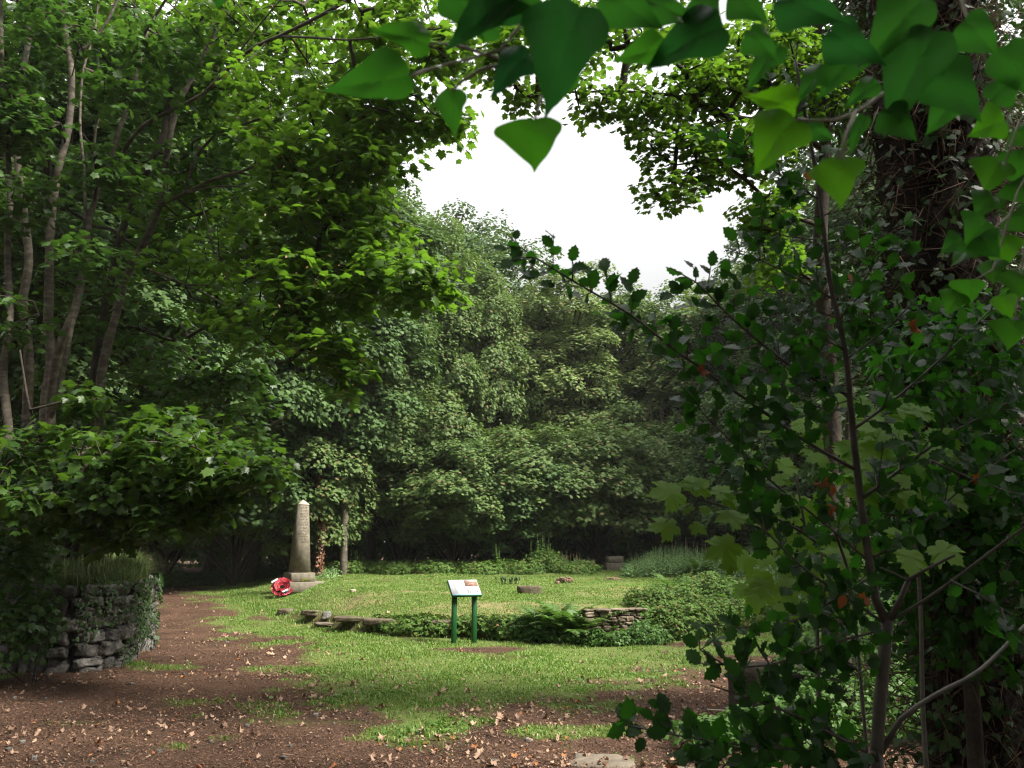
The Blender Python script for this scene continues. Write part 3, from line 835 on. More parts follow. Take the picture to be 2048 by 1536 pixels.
for ring, (rr, cnt, dy) in enumerate([(.09, 10, -.035), (.15, 15, -.062), (.215, 22, -.03)]):
    for k in range(cnt):
        t_ = 2 * math.pi * (k + .5 * (ring % 2)) / cnt + rng.normal(0, .04)
        c = np.array([math.cos(t_) * rr, dy, math.sin(t_) * rr + .235])
        b_ = Buf(); nr = np.array([[math.cos(t_) * (rr - .185) * 9, -1, math.sin(t_) * (rr - .185) * 9]]) + rng.normal(0, .25, (1, 3))
        scatter(b_, POP, c[None], nr, rng.normal(0, 1, (1, 3)), .082)
        f_ = b_.obj('poppy', M['red'], wre)
        b_ = Buf(); box(b_, c + norm(nr[0]) * .006, (.016, .016, .016), 0, .004); b_.obj('centre', M['black'], f_)
b_ = Buf()
V = np.array([(-.245, -.075, .34), (-.12, -.09, .42), (-.10, -.092, .385), (-.23, -.077, .30)]); b_.add(V, [[0, 1, 2, 3]])
V = np.array([(.0, -.1, .05), (.12, -.1, .12), (.13, -.1, .09), (.02, -.1, .02)]); b_.add(V, [[0, 1, 2, 3]])
b_.obj('ribbon', M['ribbon'], wre)

# information board
bl, br_ = hit(909, 1286), hit(947, 1288)
bc = (bl + br_) / 2
BW = .555
brd = empty('information_board', bc, 'green two legged lectern information board with white printed panel in front of the mound', 'information board', rz=R(22))
for s in (-1, 1):
    b_ = Buf(); box(b_, (s * .187, .0, .40), (.078, .078, .90), 0, .004); b_.obj('post', M['green'], brd)
TA = R(40)
def pan(u, v, h=0):    # u across, v up the slope, h out of the face
    return np.array([u, v * math.cos(TA) - h * math.sin(TA), .955 + v * math.sin(TA) + h * math.cos(TA)])
def panbox(buf, u0, u1, v0, v1, h0, h1):
    V = np.array([pan(u, v, h) for u in (u0, u1) for v in (v0, v1) for h in (h0, h1)])
    buf.add(V, [[0, 1, 3, 2], [4, 6, 7, 5], [0, 4, 5, 1], [2, 3, 7, 6], [0, 2, 6, 4], [1, 5, 7, 3]])
hw, hv = BW / 2, .20
b_ = Buf(); panbox(b_, -hw, hw, -hv, hv, -.035, 0); fr_ = b_.obj('panel_tray', M['green'], brd)
b_ = Buf(); panbox(b_, -hw + .008, hw - .006, -hv + .006, hv - .006, .0005, .004); fc = b_.obj('printed_face', M['white'], brd)
b_ = Buf(); panbox(b_, -hw + .009, hw - .007, -hv + .007, -hv + .034, .0042, .006); b_.obj('blue_strip', M['blue'], fc)
b_ = Buf(); panbox(b_, .02, hw - .012, .02, .135, .0042, .0055); b_.obj('picture', M['photo_brown'], fc)
b_ = Buf(); panbox(b_, .02, hw - .012, .137, hv - .01, .0042, .0055); b_.obj('picture', M['photo_sky'], fc)
b_ = Buf(); panbox(b_, .03, .115, -.14, -.05, .0042, .0055); b_.obj('picture', M['photo_grey'], fc)
b_ = Buf(); panbox(b_, .19, .262, -.05, .005, .0042, .0055); b_.obj('picture', M['photo_purple'], fc)
b_ = Buf(); panbox(b_, .205, .275, -.125, -.065, .0042, .0055); b_.obj('picture', M['photo_grey'], fc)
b_ = Buf()
for k in range(19): panbox(b_, -.20, -.01 - .03 * random.random() - (.08 if k % 6 == 5 else 0), .15 - k * .0155, .1545 - k * .0155, .0042, .005)
for k in range(4): panbox(b_, .125, .182 - .012 * random.random(), -.06 - k * .014, -.056 - k * .014, .0042, .005)
b_.obj('text_block', M['greyprint'], fc)
b_ = Buf()
for k in range(9): panbox(b_, -.268, -.243 - .006 * random.random(), .155 - k * .023, .168 - k * .023, .0042, .005)
b_.obj('title_column', M['navy'], fc)

# stones on the mound ----------------------------------------------------------
def one_stone(name, px, py, s, rz, label, cat='stone', mat='edging', rough=.1, group=None, sink=.25, tiltx=0):
    c = hit(px, py)
    b_ = Buf(); stone(b_, (0, 0, s[2] * (.5 - sink)), s, 0, rough)
    o = b_.obj(name, M[mat]); o.location = [float(v) for v in c]; o.rotation_euler = (tiltx, 0, rz)
    return tag(o, label, cat, group)
one_stone('stone_slab', 1060, 1187, (.52, .2, .22), .12, 'mossy brown half sunk stone slab lying alone in the lawn behind the board')
eg = 'edging stones along the front of the mound'
one_stone('edging_stone', 573, 1226, (.36, .34, .13), .1, 'squarish brown edging stone nearest the wreath', group=eg)
one_stone('edging_stone', 625, 1229, (.38, .34, .11), -.2, 'flat edging stone second from the wreath end', group=eg)
one_stone('edging_stone', 653, 1234, (.2, .2, .16), .3, 'small grey upright edging stone in the middle of the row', group=eg, mat='rubble')
one_stone('edging_stone', 705, 1241, (.8, .38, .10), -.1, 'long flat edging stone with turf over it', group=eg, rough=.05)
one_stone('edging_stone', 765, 1248, (.74, .42, .13), -.12, 'long thick edging stone at the right end of the row', group=eg, rough=.05)
one_stone('edging_stone', 890, 1251, (.8, .45, .12), 0, 'stone ledge half hidden behind the left post of the board', group=eg, rough=.07)
one_stone('stepping_stone', 655, 1250, (.5, .35, .06), 0, 'flat pale grey stone set in the bare earth below the mound edge', mat='slab', sink=.2)
one_stone('small_stone', 706, 1183 , (.12, .1, .06), .4, 'small pale stone in the grass beside the obelisk step', mat='stone_cap')

pb = hit(1228, 1141)
ps = empty('stone_plinth', pb, 'two tier squared stone plinth at the back of the lawn among weeds', 'plinth', rz=R(8))
kz = pb[1] / F
b_ = Buf(); box(b_, (0, 0, 5 * kz), (36 * kz, .6, 20 * kz), 0, .02); b_.obj('lower_block', M['stone'], ps)
b_ = Buf(); box(b_, (.02, 0, 21 * kz), (31 * kz, .5, 12 * kz), 0, .03); b_.obj('upper_block', M['stone'], ps)
b_ = Buf(); box(b_, (0, 0, 6 * kz), (16 * kz, .35, 12 * kz), 0, .02); o = b_.obj('stone_block', M['walling']); o.location = hit(1304, 1138); tag(o, 'small buff stone block standing right of the two tier plinth', 'stone')

def heap(px, py, rx, rz_, label, mat='earth'):
    c = hit(px, py); b_ = Buf()
    for _ in range(26):
        q = rng.normal(0, .4, 2)
        stone(b_, (q[0] * rx, q[1] * rx * .6, max(0, rz_ * (1 - q[0] ** 2 - q[1] ** 2)) * .6), (rx * .3, rx * .25, rz_ * .5), rng.random() * 3, .25)
    o = b_.obj('earth_heap', M[mat]); o.location = c; tag(o, label, 'earth heap')
heap(1131, 1165, .28, .16, 'low crumbly brown heap of earth near the centre of the lawn')
heap(1226, 1161, .30, .10, 'reddish low heap of earth right of centre on the lawn')
c = hit(1012, 1170)
tuf = empty('cut_stems', c, 'tuft of short dark green cut stems standing in the lawn', 'plant')
b_ = Buf()
for k in range(22):
    a_ = rng.normal(0, .13); d_ = rng.normal(0, .06)
    hgt = rng.uniform(.14, .26)
    tube(b_, [(a_, d_, 0), (a_ * 1.1, d_, hgt * .6)], .007, 5); tube(b_, [(a_ * 1.1, d_, hgt * .55), (a_ * 1.15, d_, hgt * .8), (a_ * 1.15, d_, hgt)], [.012, .02, .006], 5)
b_.obj('stalk', M['cutstem'], tuf)

# dry stone revetment in the mound ---------------------------------------------------
A, B_ = g0(1180, 1290), g0(1284, 1286)
dsp = path_pts([(A[0], A[1] + .3), ((A[0] + B_[0]) / 2, (A[1] + B_[1]) / 2 + .24), (B_[0], B_[1] + .26)], .1)
dw = empty('dry_stone_wall', (A[0] + .6, A[1] + .3, 0), 'short stretch of buff dry stone retaining wall exposed in the mound front', 'wall')
b_ = Buf(); masonry(b_, dsp, -.05, .54, (.05, .12), (.1, .26), .22, .13, .014); b_.obj('stonework', M['walling'], dw, off=dw.location)
b_ = Buf(); masonry(b_, dsp, .54, .585, (.04, .05), (.14, .32), .26, .12, .012); b_.obj('coping', M['walling'], dw, off=dw.location)
b_ = Buf(); L_ = len(dsp); b_.add([(p[0], p[1] + .08, z_) for z_ in (-.1, .55) for p in dsp], [[i, i + 1, L_ + i + 1, L_ + i] for i in range(L_ - 1)]); b_.obj('earth_core', M['mortar'], dw, off=dw.location)

# foreground slab
c = g0(1235, 1530)
fs = empty('stone_slab', (c[0], c[1], float(H(*c))), 'cracked flat grey brown stone slabs level with the soil at the bottom of the picture', 'stone slab', rz=.12)
b_ = Buf(); stone(b_, (-.1, .10, -.03), (.5, .42, .12), -.3, .07); b_.obj('slab_piece', M['slab'], fs)
b_ = Buf(); stone(b_, (.1, -.32, -.03), (.85, .36, .11), .08, .07); b_.obj('slab_piece', M['slab'], fs)

# ------------------------------------------------------------------ ferns
def fern_mesh(nf, ln, seed):
    r_ = np.random.default_rng(seed); bf = Buf(); sb = Buf()
    for f in range(nf):
        a_ = f / nf * 6.28 + r_.normal(0, .2); l_ = ln * r_.uniform(.7, 1.1); lift = r_.uniform(.55, 1.25)
        n = 26; t = np.linspace(0, 1, n)
        out_ = l_ * (t * math.cos(lift) + .25 * t * t); up_ = l_ * (math.sin(lift) * t - .42 * t ** 2.4)
        p = np.column_stack([np.cos(a_) * out_, np.sin(a_) * out_, up_ + .02])
        tube(sb, p[::3], .004, 3, cap=False)
        tan = norm(np.gradient(p, axis=0)); side = norm(np.cross(tan, [0, 0, 1.])); nr = np.cross(side, tan)
        pl = l_ * .19 * np.sin(np.pi * np.clip(t * .9 + .08, 0, 1)) ** .8 * (1 - .35 * t)
        for sg in (-1, 1):
            sl = slice(2, n)
            PIN = (np.array([(-.13, 0, 0), (.13, 0, 0), (.11, .55, -.03), (-.11, .55, -.03), (0, 1, -.1)]), np.array([[0, 1, 2], [0, 2, 3], [3, 2, 4]]))
            scatter(bf, PIN, p[sl], nr[sl] * 1.0 + r_.normal(0, .12, (n - 2, 3)), side[sl] * sg + tan[sl] * .35, pl[sl])
    return bf, sb
fern_protos = []
FG = 'ferns growing along the mound'
def fern(px, py, ln, proto, rz, label):
    c = hit(px, py)
    if len(fern_protos) <= proto:
        bf, sb = fern_mesh([15, 11, 18][proto], 1.0, 70 + proto)
        e_ = empty('fern', c, label, 'fern', FG)
        bf.obj('frond', M['fern'], e_); sb.obj('stalk', M['stalk'], e_); fern_protos.append(e_)
    else:
        e_ = copy_tree(fern_protos[proto]); e_['label'] = label
    e_.location = [float(v) for v in c]; ln *= 1.12; e_.scale = (ln, ln, ln * 1.1); e_.rotation_euler = (0, 0, rz)
for i, (px, py, ln, pr, lab) in enumerate([
    (1130, 1282, 1.0, 0, 'large bright fern in the middle of the mound front'),
    (1085, 1276, .85, 1, 'fern with spreading fronds just right of the information board'),
    (1165, 1284, .95, 2, 'dense dark fern at the left end of the stone wall'),
    (1115, 1255, .8, 0, 'upright yellow green fern behind the large middle fern'),
    (1060, 1262, .55, 1, 'small fern beside the right post of the board'),
    (1219, 1284, .72, 1, 'single tall fern standing against the stone wall'),
    (1250, 1287, .5, 0, 'low fern sprawling at the foot of the stone wall'),
    (1345, 1196, .75, 2, 'yellow green fern half way up the bramble bank'),
    (1510, 1240, 1.05, 2, 'big feathery fern at the right end of the mound'),
    (1545, 1232, .95, 0, 'outermost fern spilling off the right end of the mound'),
    (1480, 1252, .8, 1, 'fern at the foot of the bank left of the big feathery fern'),
    (1470, 1215, .8, 0, 'fern on top of the right hand bank'),
    (1530, 1205, .9, 1, 'tall fern behind the big feathery fern at the right end'),
    (1400, 1155, .9, 2, 'fern among the willowherb behind the bank'),
    (738, 1128, .8, 1, 'pale fern rising from the hedge right of the obelisk'),
    (205 , 1190, .4, 1, 'small fern on top of the rubble wall')][:15]):
    fern(px, py, ln, pr, i * 1.3, lab)

# ------------------------------------------------------------------ brambles, hedge, tall weeds
def bl_(px, py, r, rz_, ry=None, up=.0):
    c = hit(px, py); return (c[0], c[1], c[2] + up, r, ry or r * .8, rz_)
BG = 'bramble bushes on the mound front'
bush('bramble_bush', [bl_(835, 1264, .45, .27), bl_(875, 1266, .4, .26), bl_(795, 1260, .35, .18), bl_(755, 1256, .25, .12)], BRAM, (.03, .06), 2600, 'bramble', 'low yellowish bramble left of the information board', 'bramble', BG, 10)
bush('bramble_bush', [bl_(930, 1262, .35, .26, .25), bl_(970, 1262, .35, .28, .25), bl_(1012, 1266, .3, .34, .3)], BRAM, (.03, .06), 3200, 'bramble', 'bramble tangle directly behind the legs of the board', 'bramble', BG, 10)
bush('bramble_bush', [bl_(1060, 1270, .4, .36, .3), bl_(1095, 1280, .45, .32, .35), bl_(1135, 1284, .4, .26, .3)], BRAM, (.03, .06), 3200, 'bush', 'dark bramble under the middle ferns', 'bramble', BG, 10)
bush('bramble_bush', [bl_(1240, 1291, .4, .25, .2), bl_(1290, 1288, .45, .36), bl_(1190, 1292, .35, .28, .2)], BRAM, (.03, .06), 2600, 'bush', 'low bramble along the foot of the stone wall', 'bramble', BG, 8)
bush('bramble_bush', [bl_(1310, 1262, .6, .5), bl_(1370, 1258, .7, .5), bl_(1300, 1215, .5, .42), bl_(1350, 1215, .7, .5), bl_(1420, 1245, .6, .45), bl_(1340, 1272, .6, .35)], BRAM, (.03, .065), 11000, 'bramble', 'largest bramble mass right of the stone wall', 'bramble', BG, 30)
bush('bramble_bush', [bl_(1400, 1190, .8, .5), bl_(1460, 1200, .8, .5), bl_(1500, 1190, .8, .5), bl_(1450, 1235, .7, .4)], BRAM, (.03, .065), 9000, 'bramble', 'bramble on the crest of the right hand bank', 'bramble', BG, 24)
hb = []
for px in range(640, 1185, 22):
    xh = P(px, 1100, 27.2 + .5 * math.sin(px * .07))[0]; yh = 27.2 + .5 * math.sin(px * .07)
    hb.append((xh, yh, float(H(xh, yh)) + .02, .6, .32 + .12 * vnoise(px, 0, 60, 3) + (.35 if 1060 < px < 1120 else 0)))
    hb[-1] = hb[-1][:4] + (.9,) + hb[-1][4:]
bush('bramble_hedge', hb, BRAM, (.04, .085), 26000, 'bramble', 'long low bramble hedge along the back edge of the lawn', 'hedge', stems=60)
hb = []
for px in range(310, 640, 22):
    yh = 26.5 + (px - 310) / 330 * 2.5; xh = P(px, 1100, yh)[0]; hb.append((xh, yh, float(H(xh, yh)), .9, .9, .42))
bush('undergrowth', hb, BRAM, (.04, .09), 9000, 'far3', 'dark low ground ivy under the trees left of the obelisk', 'undergrowth', stems=10)
hb = [bl_(px, py, .35, .25) for px, py in [(640, 1150), (655, 1158), (662, 1150)]]
bush('weed_clump', hb, OV, (.03, .06), 900, 'herb', 'small clump of pale weeds growing at the right of the obelisk base', 'weeds')

def spikes(name, spots, h, label, cat, group, mat, flower=None, lf=.06, n=10):
    proto = None
    for i, (px, py, hs_, lab) in enumerate(spots):
        xh = P(px, 1100, 27.0)[0]; c = np.array([xh, 27.0, float(H(xh, 27.0))])
        if proto is None:
            e_ = empty(name, c, lab, cat, group); sb = Buf(); fb = Buf(); pb_ = Buf()
            for k in range(n):
                a0 = np.array([rng.normal(0, .12), rng.normal(0, .12), 0]); tp = a0 + [rng.normal(0, .08), rng.normal(0, .08), rng.uniform(.7, 1)]
                tube(sb, [a0, (a0 + tp) / 2 + rng.normal(0, .01, 3), tp], .005, 4)
                m_ = 46; t = rng.random(m_) * (.72 if flower else 1); p = a0 + (tp - a0) * t[:, None]; an = rng.random(m_) * 6.28
                scatter(fb, OV, p, np.stack([np.cos(an) * .3, np.sin(an) * .3, np.ones(m_)], -1), np.stack([np.cos(an), np.sin(an), .5 + 0 * an], -1), lf * (1.3 - t))
                if flower:
                    m_ = 30; t = .68 + .32 * rng.random(m_); p = a0 + (tp - a0) * t[:, None]; an = rng.random(m_) * 6.28
                    scatter(pb_, OV, p, np.stack([np.cos(an), np.sin(an), .3 + 0 * an], -1), np.stack([np.cos(an), np.sin(an), -.8 + 0 * an], -1), .05 * (1.5 - t))
            sb.obj('stem', M['stalk'], e_); fb.obj('foliage', M[mat], e_)
            if flower: pb_.obj('flower_spike', M[flower], e_)
            proto = e_
        else:
            e_ = copy_tree(proto); e_['label'] = lab
        e_.location = [float(v) for v in c]; e_.scale = (h * .9, h * .9, hs_); e_.rotation_euler = (0, 0, i * 2.1)
# willowherb stand (uncountable)
sb = Buf(); fb = Buf()
for k in range(1150):
    px = rng.uniform(1245, 1570); yh = rng.uniform(24.5, 30) - max(0, (px - 1380)) * .02; xh = P(px, 1100, yh)[0]; c = np.array([xh, yh, float(H(xh, yh))]); hh = rng.uniform(.45, .85) * (.5 + .6 * sstep(1240, 1330, px)); tp = c + [rng.normal(0, .08), rng.normal(0, .08), hh]
    m_ = 34; t = .15 + .85 * rng.random(m_); p = c + (tp - c) * t[:, None]; an = rng.random(m_) * 6.28
    scatter(fb, OV, p, np.stack([np.cos(an) * .3, np.sin(an) * .3, np.ones(m_)], -1), np.stack([np.cos(an), np.sin(an), .7 + 0 * an], -1), .09 * (1.25 - t))
    if k % 2: tube(sb, [c, tp], .004, 3, cap=False)
o = fb.obj('willowherb_stand', M['herb']); tag(o, 'pale green stand of willowherb behind the right side of the lawn', 'tall weeds', kind='stuff')
s_ = sb.obj('stems', M['stalk'], o)
spikes('foxglove', [(1346, 1140, 1.0, 'foxglove spike furthest left above the willowherb'), (1378, 1140, 1.08, 'tallest foxglove spike above the willowherb'), (1387, 1141, .98, 'foxglove spike just right of the tallest one'), (1406, 1143, .92, 'short foxglove spike furthest right above the willowherb')], .35, '', 'foxglove', 'foxgloves above the willowherb', 'herb', 'pink', .1, 2)
for o_ in [o_ for o_ in bpy.data.objects if o_.name.startswith('foxglove')]: o_.scale = (.5, .5, 1.25 * o_.scale[2])
spikes('dock_plant', [(1138, 1140, .75, 'rust red dock plant seeding left of the stone plinth'), (1150, 1140, .7, 'second rust red dock plant next to the bright bush'), (1160, 1142, .55, 'short reddish dock nearest the stone plinth'), (1276, 1138, .7, 'pinkish seeding dock right of the stone plinth')], .9, '', 'dock', 'seeding docks at the back of the lawn', 'herb', 'dock', .1, 5)
spikes('nettle_clump', [(997, 1138, 1.0, 'tall nettle sticking up from the middle of the hedge'), (1084, 1136, 1.25, 'bright green tall weed highest above the hedge'), (1072, 1136, 1.1, 'bright green weed left beside the highest one'), (1101, 1138, .95, 'thin green weed right beside the highest one'), (712, 1130, .75, 'dry seeding nettle above the hedge near the obelisk')], .9, '', 'weed', 'tall weeds above the hedge', 'fern', None, .14, 5)

# ------------------------------------------------------------------ far trees
def far_crown(seed, Hh, Rr, z0, ntuft, nleaf, size=(.11, .19), low=False):
    r_ = np.random.default_rng(seed); bf = Buf(); sb = Buf()
    tr_top = Hh * .8
    pts = [(0, 0, -.3), (r_.normal(0, .15), r_.normal(0, .15), Hh * .25), (r_.normal(0, .4), r_.normal(0, .4), Hh * .55), (r_.normal(0, .5), r_.normal(0, .5), tr_top)]
    rp, rr = resample(pts, [Hh * .017, Hh * .013, Hh * .008, .03], .6)
    tb_ = Buf(); tube(tb_, rp, rr, 8, .04)
    zc, rz_ = (Hh + z0) / 2, (Hh - z0) / 2
    g = (1 + 5 ** .5) / 2
    P_, N_, S_ = [], [], []
    for i in range(ntuft):
        u = (i + .5) / ntuft; th = 2 * math.pi * i / g + r_.normal(0, .25)
        cz_ = 1 - 2 * u; rad = math.sqrt(max(0, 1 - cz_ * cz_)) ** .8
        k_ = r_.uniform(.6, 1.02) if not low else r_.uniform(.5, 1)
        c = np.array([math.cos(th) * rad * Rr * k_, math.sin(th) * rad * Rr * k_, zc + cz_ * rz_ * k_ * .97])
        tr_ = r_.uniform(.55, 1.45) * (Rr / 4.5) ** .5
        m_ = int(nleaf * tr_ ** 2)
        d = norm(r_.normal(0, 1, (m_, 3))); o_ = norm(c - [0, 0, zc - rz_ * .3])
        flip = (d @ o_ < -.2); d[flip] = -d[flip]
        fl = (d[:, 2] < -.35); d[fl, 2] *= -.6
        l_ = .6 + .75 * vnoise(d[:, 0] * 1.5 + i, d[:, 1] * 1.5 + d[:, 2], .3, seed)
        p = c + d * np.array([1, 1, .8]) * tr_ * (l_ * (.65 + .35 * r_.random(m_) ** .4))[:, None]
        P_.append(p); N_.append(d * .6 + o_ * .3 + [0, 0, .75] + r_.normal(0, .35, (m_, 3))); S_.append(d * [1, 1, .2] + [0, 0, -.45] + r_.normal(0, .3, (m_, 3)))
        j = min(len(rp) - 1, int(len(rp) * max(.15, (c[2] - Hh * .18) / Hh)))
        tube(sb, resample([rp[j], (rp[j] + c) / 2 + [0, 0, .3], c], [.07, .02], .8)[0], [.06] * 1, 4, cap=False) if i % 2 == 0 else None
    p = np.vstack(P_); scatter(bf, LO, p, np.vstack(N_), np.vstack(S_), size[0] + (size[1] - size[0]) * r_.random(len(p)))
    return tb_, sb, bf
PROTO = {}
def far_tree(kind, loc, scale, rz, label, group='sycamore trees enclosing the clearing', mat=None, zs=None, name='sycamore_tree', cat='tree'):
    spec = dict(tallA=(101, 17, 5.2, 2.2, 150, 400), tallB=(102, 17, 4.6, 2.0, 130, 400), tallC=(103, 15, 5.6, 2.2, 150, 400), lowA=(104, 7, 3.6, 1.05, 84, 380), lowB=(105, 6, 3.3, .95, 74, 380), poleA=(106, 16, 3.4, 7.5, 60, 300), backA=(107, 18, 6, 2.0, 80, 240))[kind]
    if kind not in PROTO:
        t_, s_, b_ = far_crown(*spec)
        e_ = empty(name, loc, label, cat, group)
        t_.obj('trunk', M['bark_dark'] if kind != 'poleA' else M['bark'], e_, smooth=True); b_.obj('crown', M['far'], e_); s_.obj('branches', M['bark_dark'], e_)
        PROTO[kind] = e_
    else:
        e_ = copy_tree(PROTO[kind]); e_['label'] = label; e_['group'] = group
    e_.location = [float(v) for v in loc]; e_.rotation_euler = (0, 0, rz); s3 = scale if zs is None else zs
    e_.scale = (scale, scale, s3)
    if mat:
        for ch in e_.children:
            if ch.name.startswith('crown'):
                if ch.data.materials[0] != M[mat]:
                    key = (kind, mat)
                    if key not in PROTO:
                        PROTO[key] = ch.data.copy(); PROTO[key].materials[0] = M[mat]
                    ch.data = PROTO[key]
    return e_
def at(px, Y): 
    x_ = P(px, 1090, Y)[0]; return (x_, Y, float(H(x_, Y)) - .05)
def hfor(py, Y): return P(1024, py, Y)[2]
KH = dict(tallA=17, tallB=17, tallC=15, lowA=7, lowB=6, poleA=16, backA=18)
def ft(kind, px, Y, pytop, wscale, rz, label, mat=None, **k):
    l_ = at(px, Y); zs = (hfor(pytop, Y) - l_[2]) / KH[kind]
    return far_tree(kind, l_, wscale, rz, label, mat=mat, zs=zs, **k)
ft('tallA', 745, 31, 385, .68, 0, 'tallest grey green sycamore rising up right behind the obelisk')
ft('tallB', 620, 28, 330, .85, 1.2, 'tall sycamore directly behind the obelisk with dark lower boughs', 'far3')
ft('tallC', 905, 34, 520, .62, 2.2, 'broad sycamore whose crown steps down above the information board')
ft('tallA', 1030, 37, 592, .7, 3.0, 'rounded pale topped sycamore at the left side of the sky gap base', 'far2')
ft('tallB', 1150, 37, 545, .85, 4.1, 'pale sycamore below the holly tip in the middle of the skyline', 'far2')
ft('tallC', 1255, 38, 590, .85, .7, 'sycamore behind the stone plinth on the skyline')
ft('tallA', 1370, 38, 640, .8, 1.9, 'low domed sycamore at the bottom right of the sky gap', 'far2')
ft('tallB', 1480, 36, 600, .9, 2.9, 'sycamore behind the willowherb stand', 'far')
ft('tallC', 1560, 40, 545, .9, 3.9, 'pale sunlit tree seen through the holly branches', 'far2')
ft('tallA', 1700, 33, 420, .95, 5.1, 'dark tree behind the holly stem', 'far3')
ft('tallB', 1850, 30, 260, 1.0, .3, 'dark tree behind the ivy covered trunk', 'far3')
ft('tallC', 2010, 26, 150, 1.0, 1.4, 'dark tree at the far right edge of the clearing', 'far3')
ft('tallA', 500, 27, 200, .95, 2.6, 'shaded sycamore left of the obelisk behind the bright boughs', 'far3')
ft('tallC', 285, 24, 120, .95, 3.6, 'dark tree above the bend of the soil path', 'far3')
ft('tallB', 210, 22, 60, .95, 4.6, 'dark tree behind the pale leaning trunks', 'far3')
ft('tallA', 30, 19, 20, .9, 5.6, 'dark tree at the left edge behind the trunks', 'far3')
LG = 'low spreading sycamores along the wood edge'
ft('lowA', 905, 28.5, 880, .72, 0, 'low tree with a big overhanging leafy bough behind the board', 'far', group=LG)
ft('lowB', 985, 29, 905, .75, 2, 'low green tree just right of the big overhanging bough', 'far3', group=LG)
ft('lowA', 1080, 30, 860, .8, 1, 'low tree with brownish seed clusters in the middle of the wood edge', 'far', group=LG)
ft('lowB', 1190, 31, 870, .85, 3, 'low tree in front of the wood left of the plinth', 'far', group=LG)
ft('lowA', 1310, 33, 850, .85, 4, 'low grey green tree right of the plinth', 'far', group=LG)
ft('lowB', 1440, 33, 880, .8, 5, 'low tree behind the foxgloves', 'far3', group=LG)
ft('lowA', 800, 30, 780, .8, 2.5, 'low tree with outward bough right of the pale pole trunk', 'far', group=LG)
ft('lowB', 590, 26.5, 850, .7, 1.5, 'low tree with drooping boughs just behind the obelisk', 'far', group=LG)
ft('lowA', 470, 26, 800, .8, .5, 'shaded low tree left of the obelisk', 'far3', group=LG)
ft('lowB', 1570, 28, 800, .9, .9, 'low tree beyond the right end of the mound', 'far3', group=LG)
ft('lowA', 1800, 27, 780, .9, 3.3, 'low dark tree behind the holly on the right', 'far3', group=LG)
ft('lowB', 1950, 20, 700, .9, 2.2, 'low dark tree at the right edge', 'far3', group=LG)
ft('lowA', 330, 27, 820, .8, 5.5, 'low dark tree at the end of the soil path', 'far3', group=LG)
DG = 'deep wood trees filling the background'
i_ = 0
DL = ['tree deep in the wood at the far left behind the pale trunks', 'tree deep in the wood beyond the end of the soil path', 'tree deep in the wood directly behind the obelisk', 'tree deep in the wood above and behind the information board', 'tree deep in the wood under the left end of the sky gap', 'tree deep in the wood behind the middle of the hedge', 'tree deep in the wood behind the two tier plinth', 'tree deep in the wood behind the foxgloves', 'tree deep in the wood behind the holly branches', 'tree deep in the wood behind the ivy clad trunk', 'tree deep in the wood at the far right edge', 'tree deep in the wood between the obelisk and the board', 'tree deep in the wood behind the big overhanging bough']
for (px, Y) in [(120, 30), (420, 34), (620, 38), (820, 42), (1000, 47), (1180, 48), (1330, 47), (1500, 47), (1680, 43), (1850, 38), (2050, 34), (700, 36), (900, 40)]:
    i_ += 1
    o = ft('backA', px, Y, 600 if 950 < px < 1600 else 400, 1.0, i_ * 1.1, DL[i_ - 1], 'far3', group=DG)
# low fill deep in the wood so that nothing shows through under the crowns
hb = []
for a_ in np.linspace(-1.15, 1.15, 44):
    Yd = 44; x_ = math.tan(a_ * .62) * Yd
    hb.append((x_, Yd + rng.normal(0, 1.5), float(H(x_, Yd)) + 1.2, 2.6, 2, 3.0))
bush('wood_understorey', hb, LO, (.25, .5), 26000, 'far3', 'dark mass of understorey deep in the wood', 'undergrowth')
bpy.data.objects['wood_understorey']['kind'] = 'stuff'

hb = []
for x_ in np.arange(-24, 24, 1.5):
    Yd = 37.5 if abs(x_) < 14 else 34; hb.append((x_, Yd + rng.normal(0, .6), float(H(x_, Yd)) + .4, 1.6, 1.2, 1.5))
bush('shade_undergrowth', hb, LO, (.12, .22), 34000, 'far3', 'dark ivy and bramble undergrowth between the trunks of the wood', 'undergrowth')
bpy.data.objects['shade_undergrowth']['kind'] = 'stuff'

# visible individual trunks at the wood edge
def pole(name, pts, r0, r1, mat, label, ivy=False, group=None, cat='tree'):
    p = np.array([P(*q) for q in pts]); p[0][2] = float(H(p[0][0], p[0][1])) - .1
    e_ = empty(name, (p[0][0], p[0][1], p[0][2] + .1), label, cat, group)
    b_ = Buf(); rp, rr = resample(p, np.linspace(r0, r1, len(p)), .25); tube(b_, rp, rr, 9, .05); b_.obj('trunk', M[mat], e_, smooth=True, off=e_.location)
    if ivy:
        b_ = Buf(); n = ivy; q = rng.integers(0, len(rp), n); an = rng.random(n) * 6.28; d = np.stack([np.cos(an), np.sin(an), np.zeros(n)], -1)
        pp_ = rp[q] + d * (rr[q] * (1.05 + .6 * rng.random(n)))[:, None] + rng.normal(0, .08, (n, 3)) * [0, 0, 1]
        scatter(b_, IVYS, pp_, d + [0, 0, .4] + rng.normal(0, .35, (n, 3)), np.stack([0 * an, 0 * an, -1 + 0 * an], -1) + rng.normal(0, .4, (n, 3)), .06 + .05 * rng.random(n)); b_.obj('ivy', M['deadivy' if mat == 'bark_dark' and name == 'ivy_clad_tree' else 'ivy_small'], e_, off=e_.location)
    return e_, rp, rr
M['deadivy'] = leaf_mat('dead_ivy_leaf', (.10, .045, .025), (.2, .09, .05), tmix=.1)
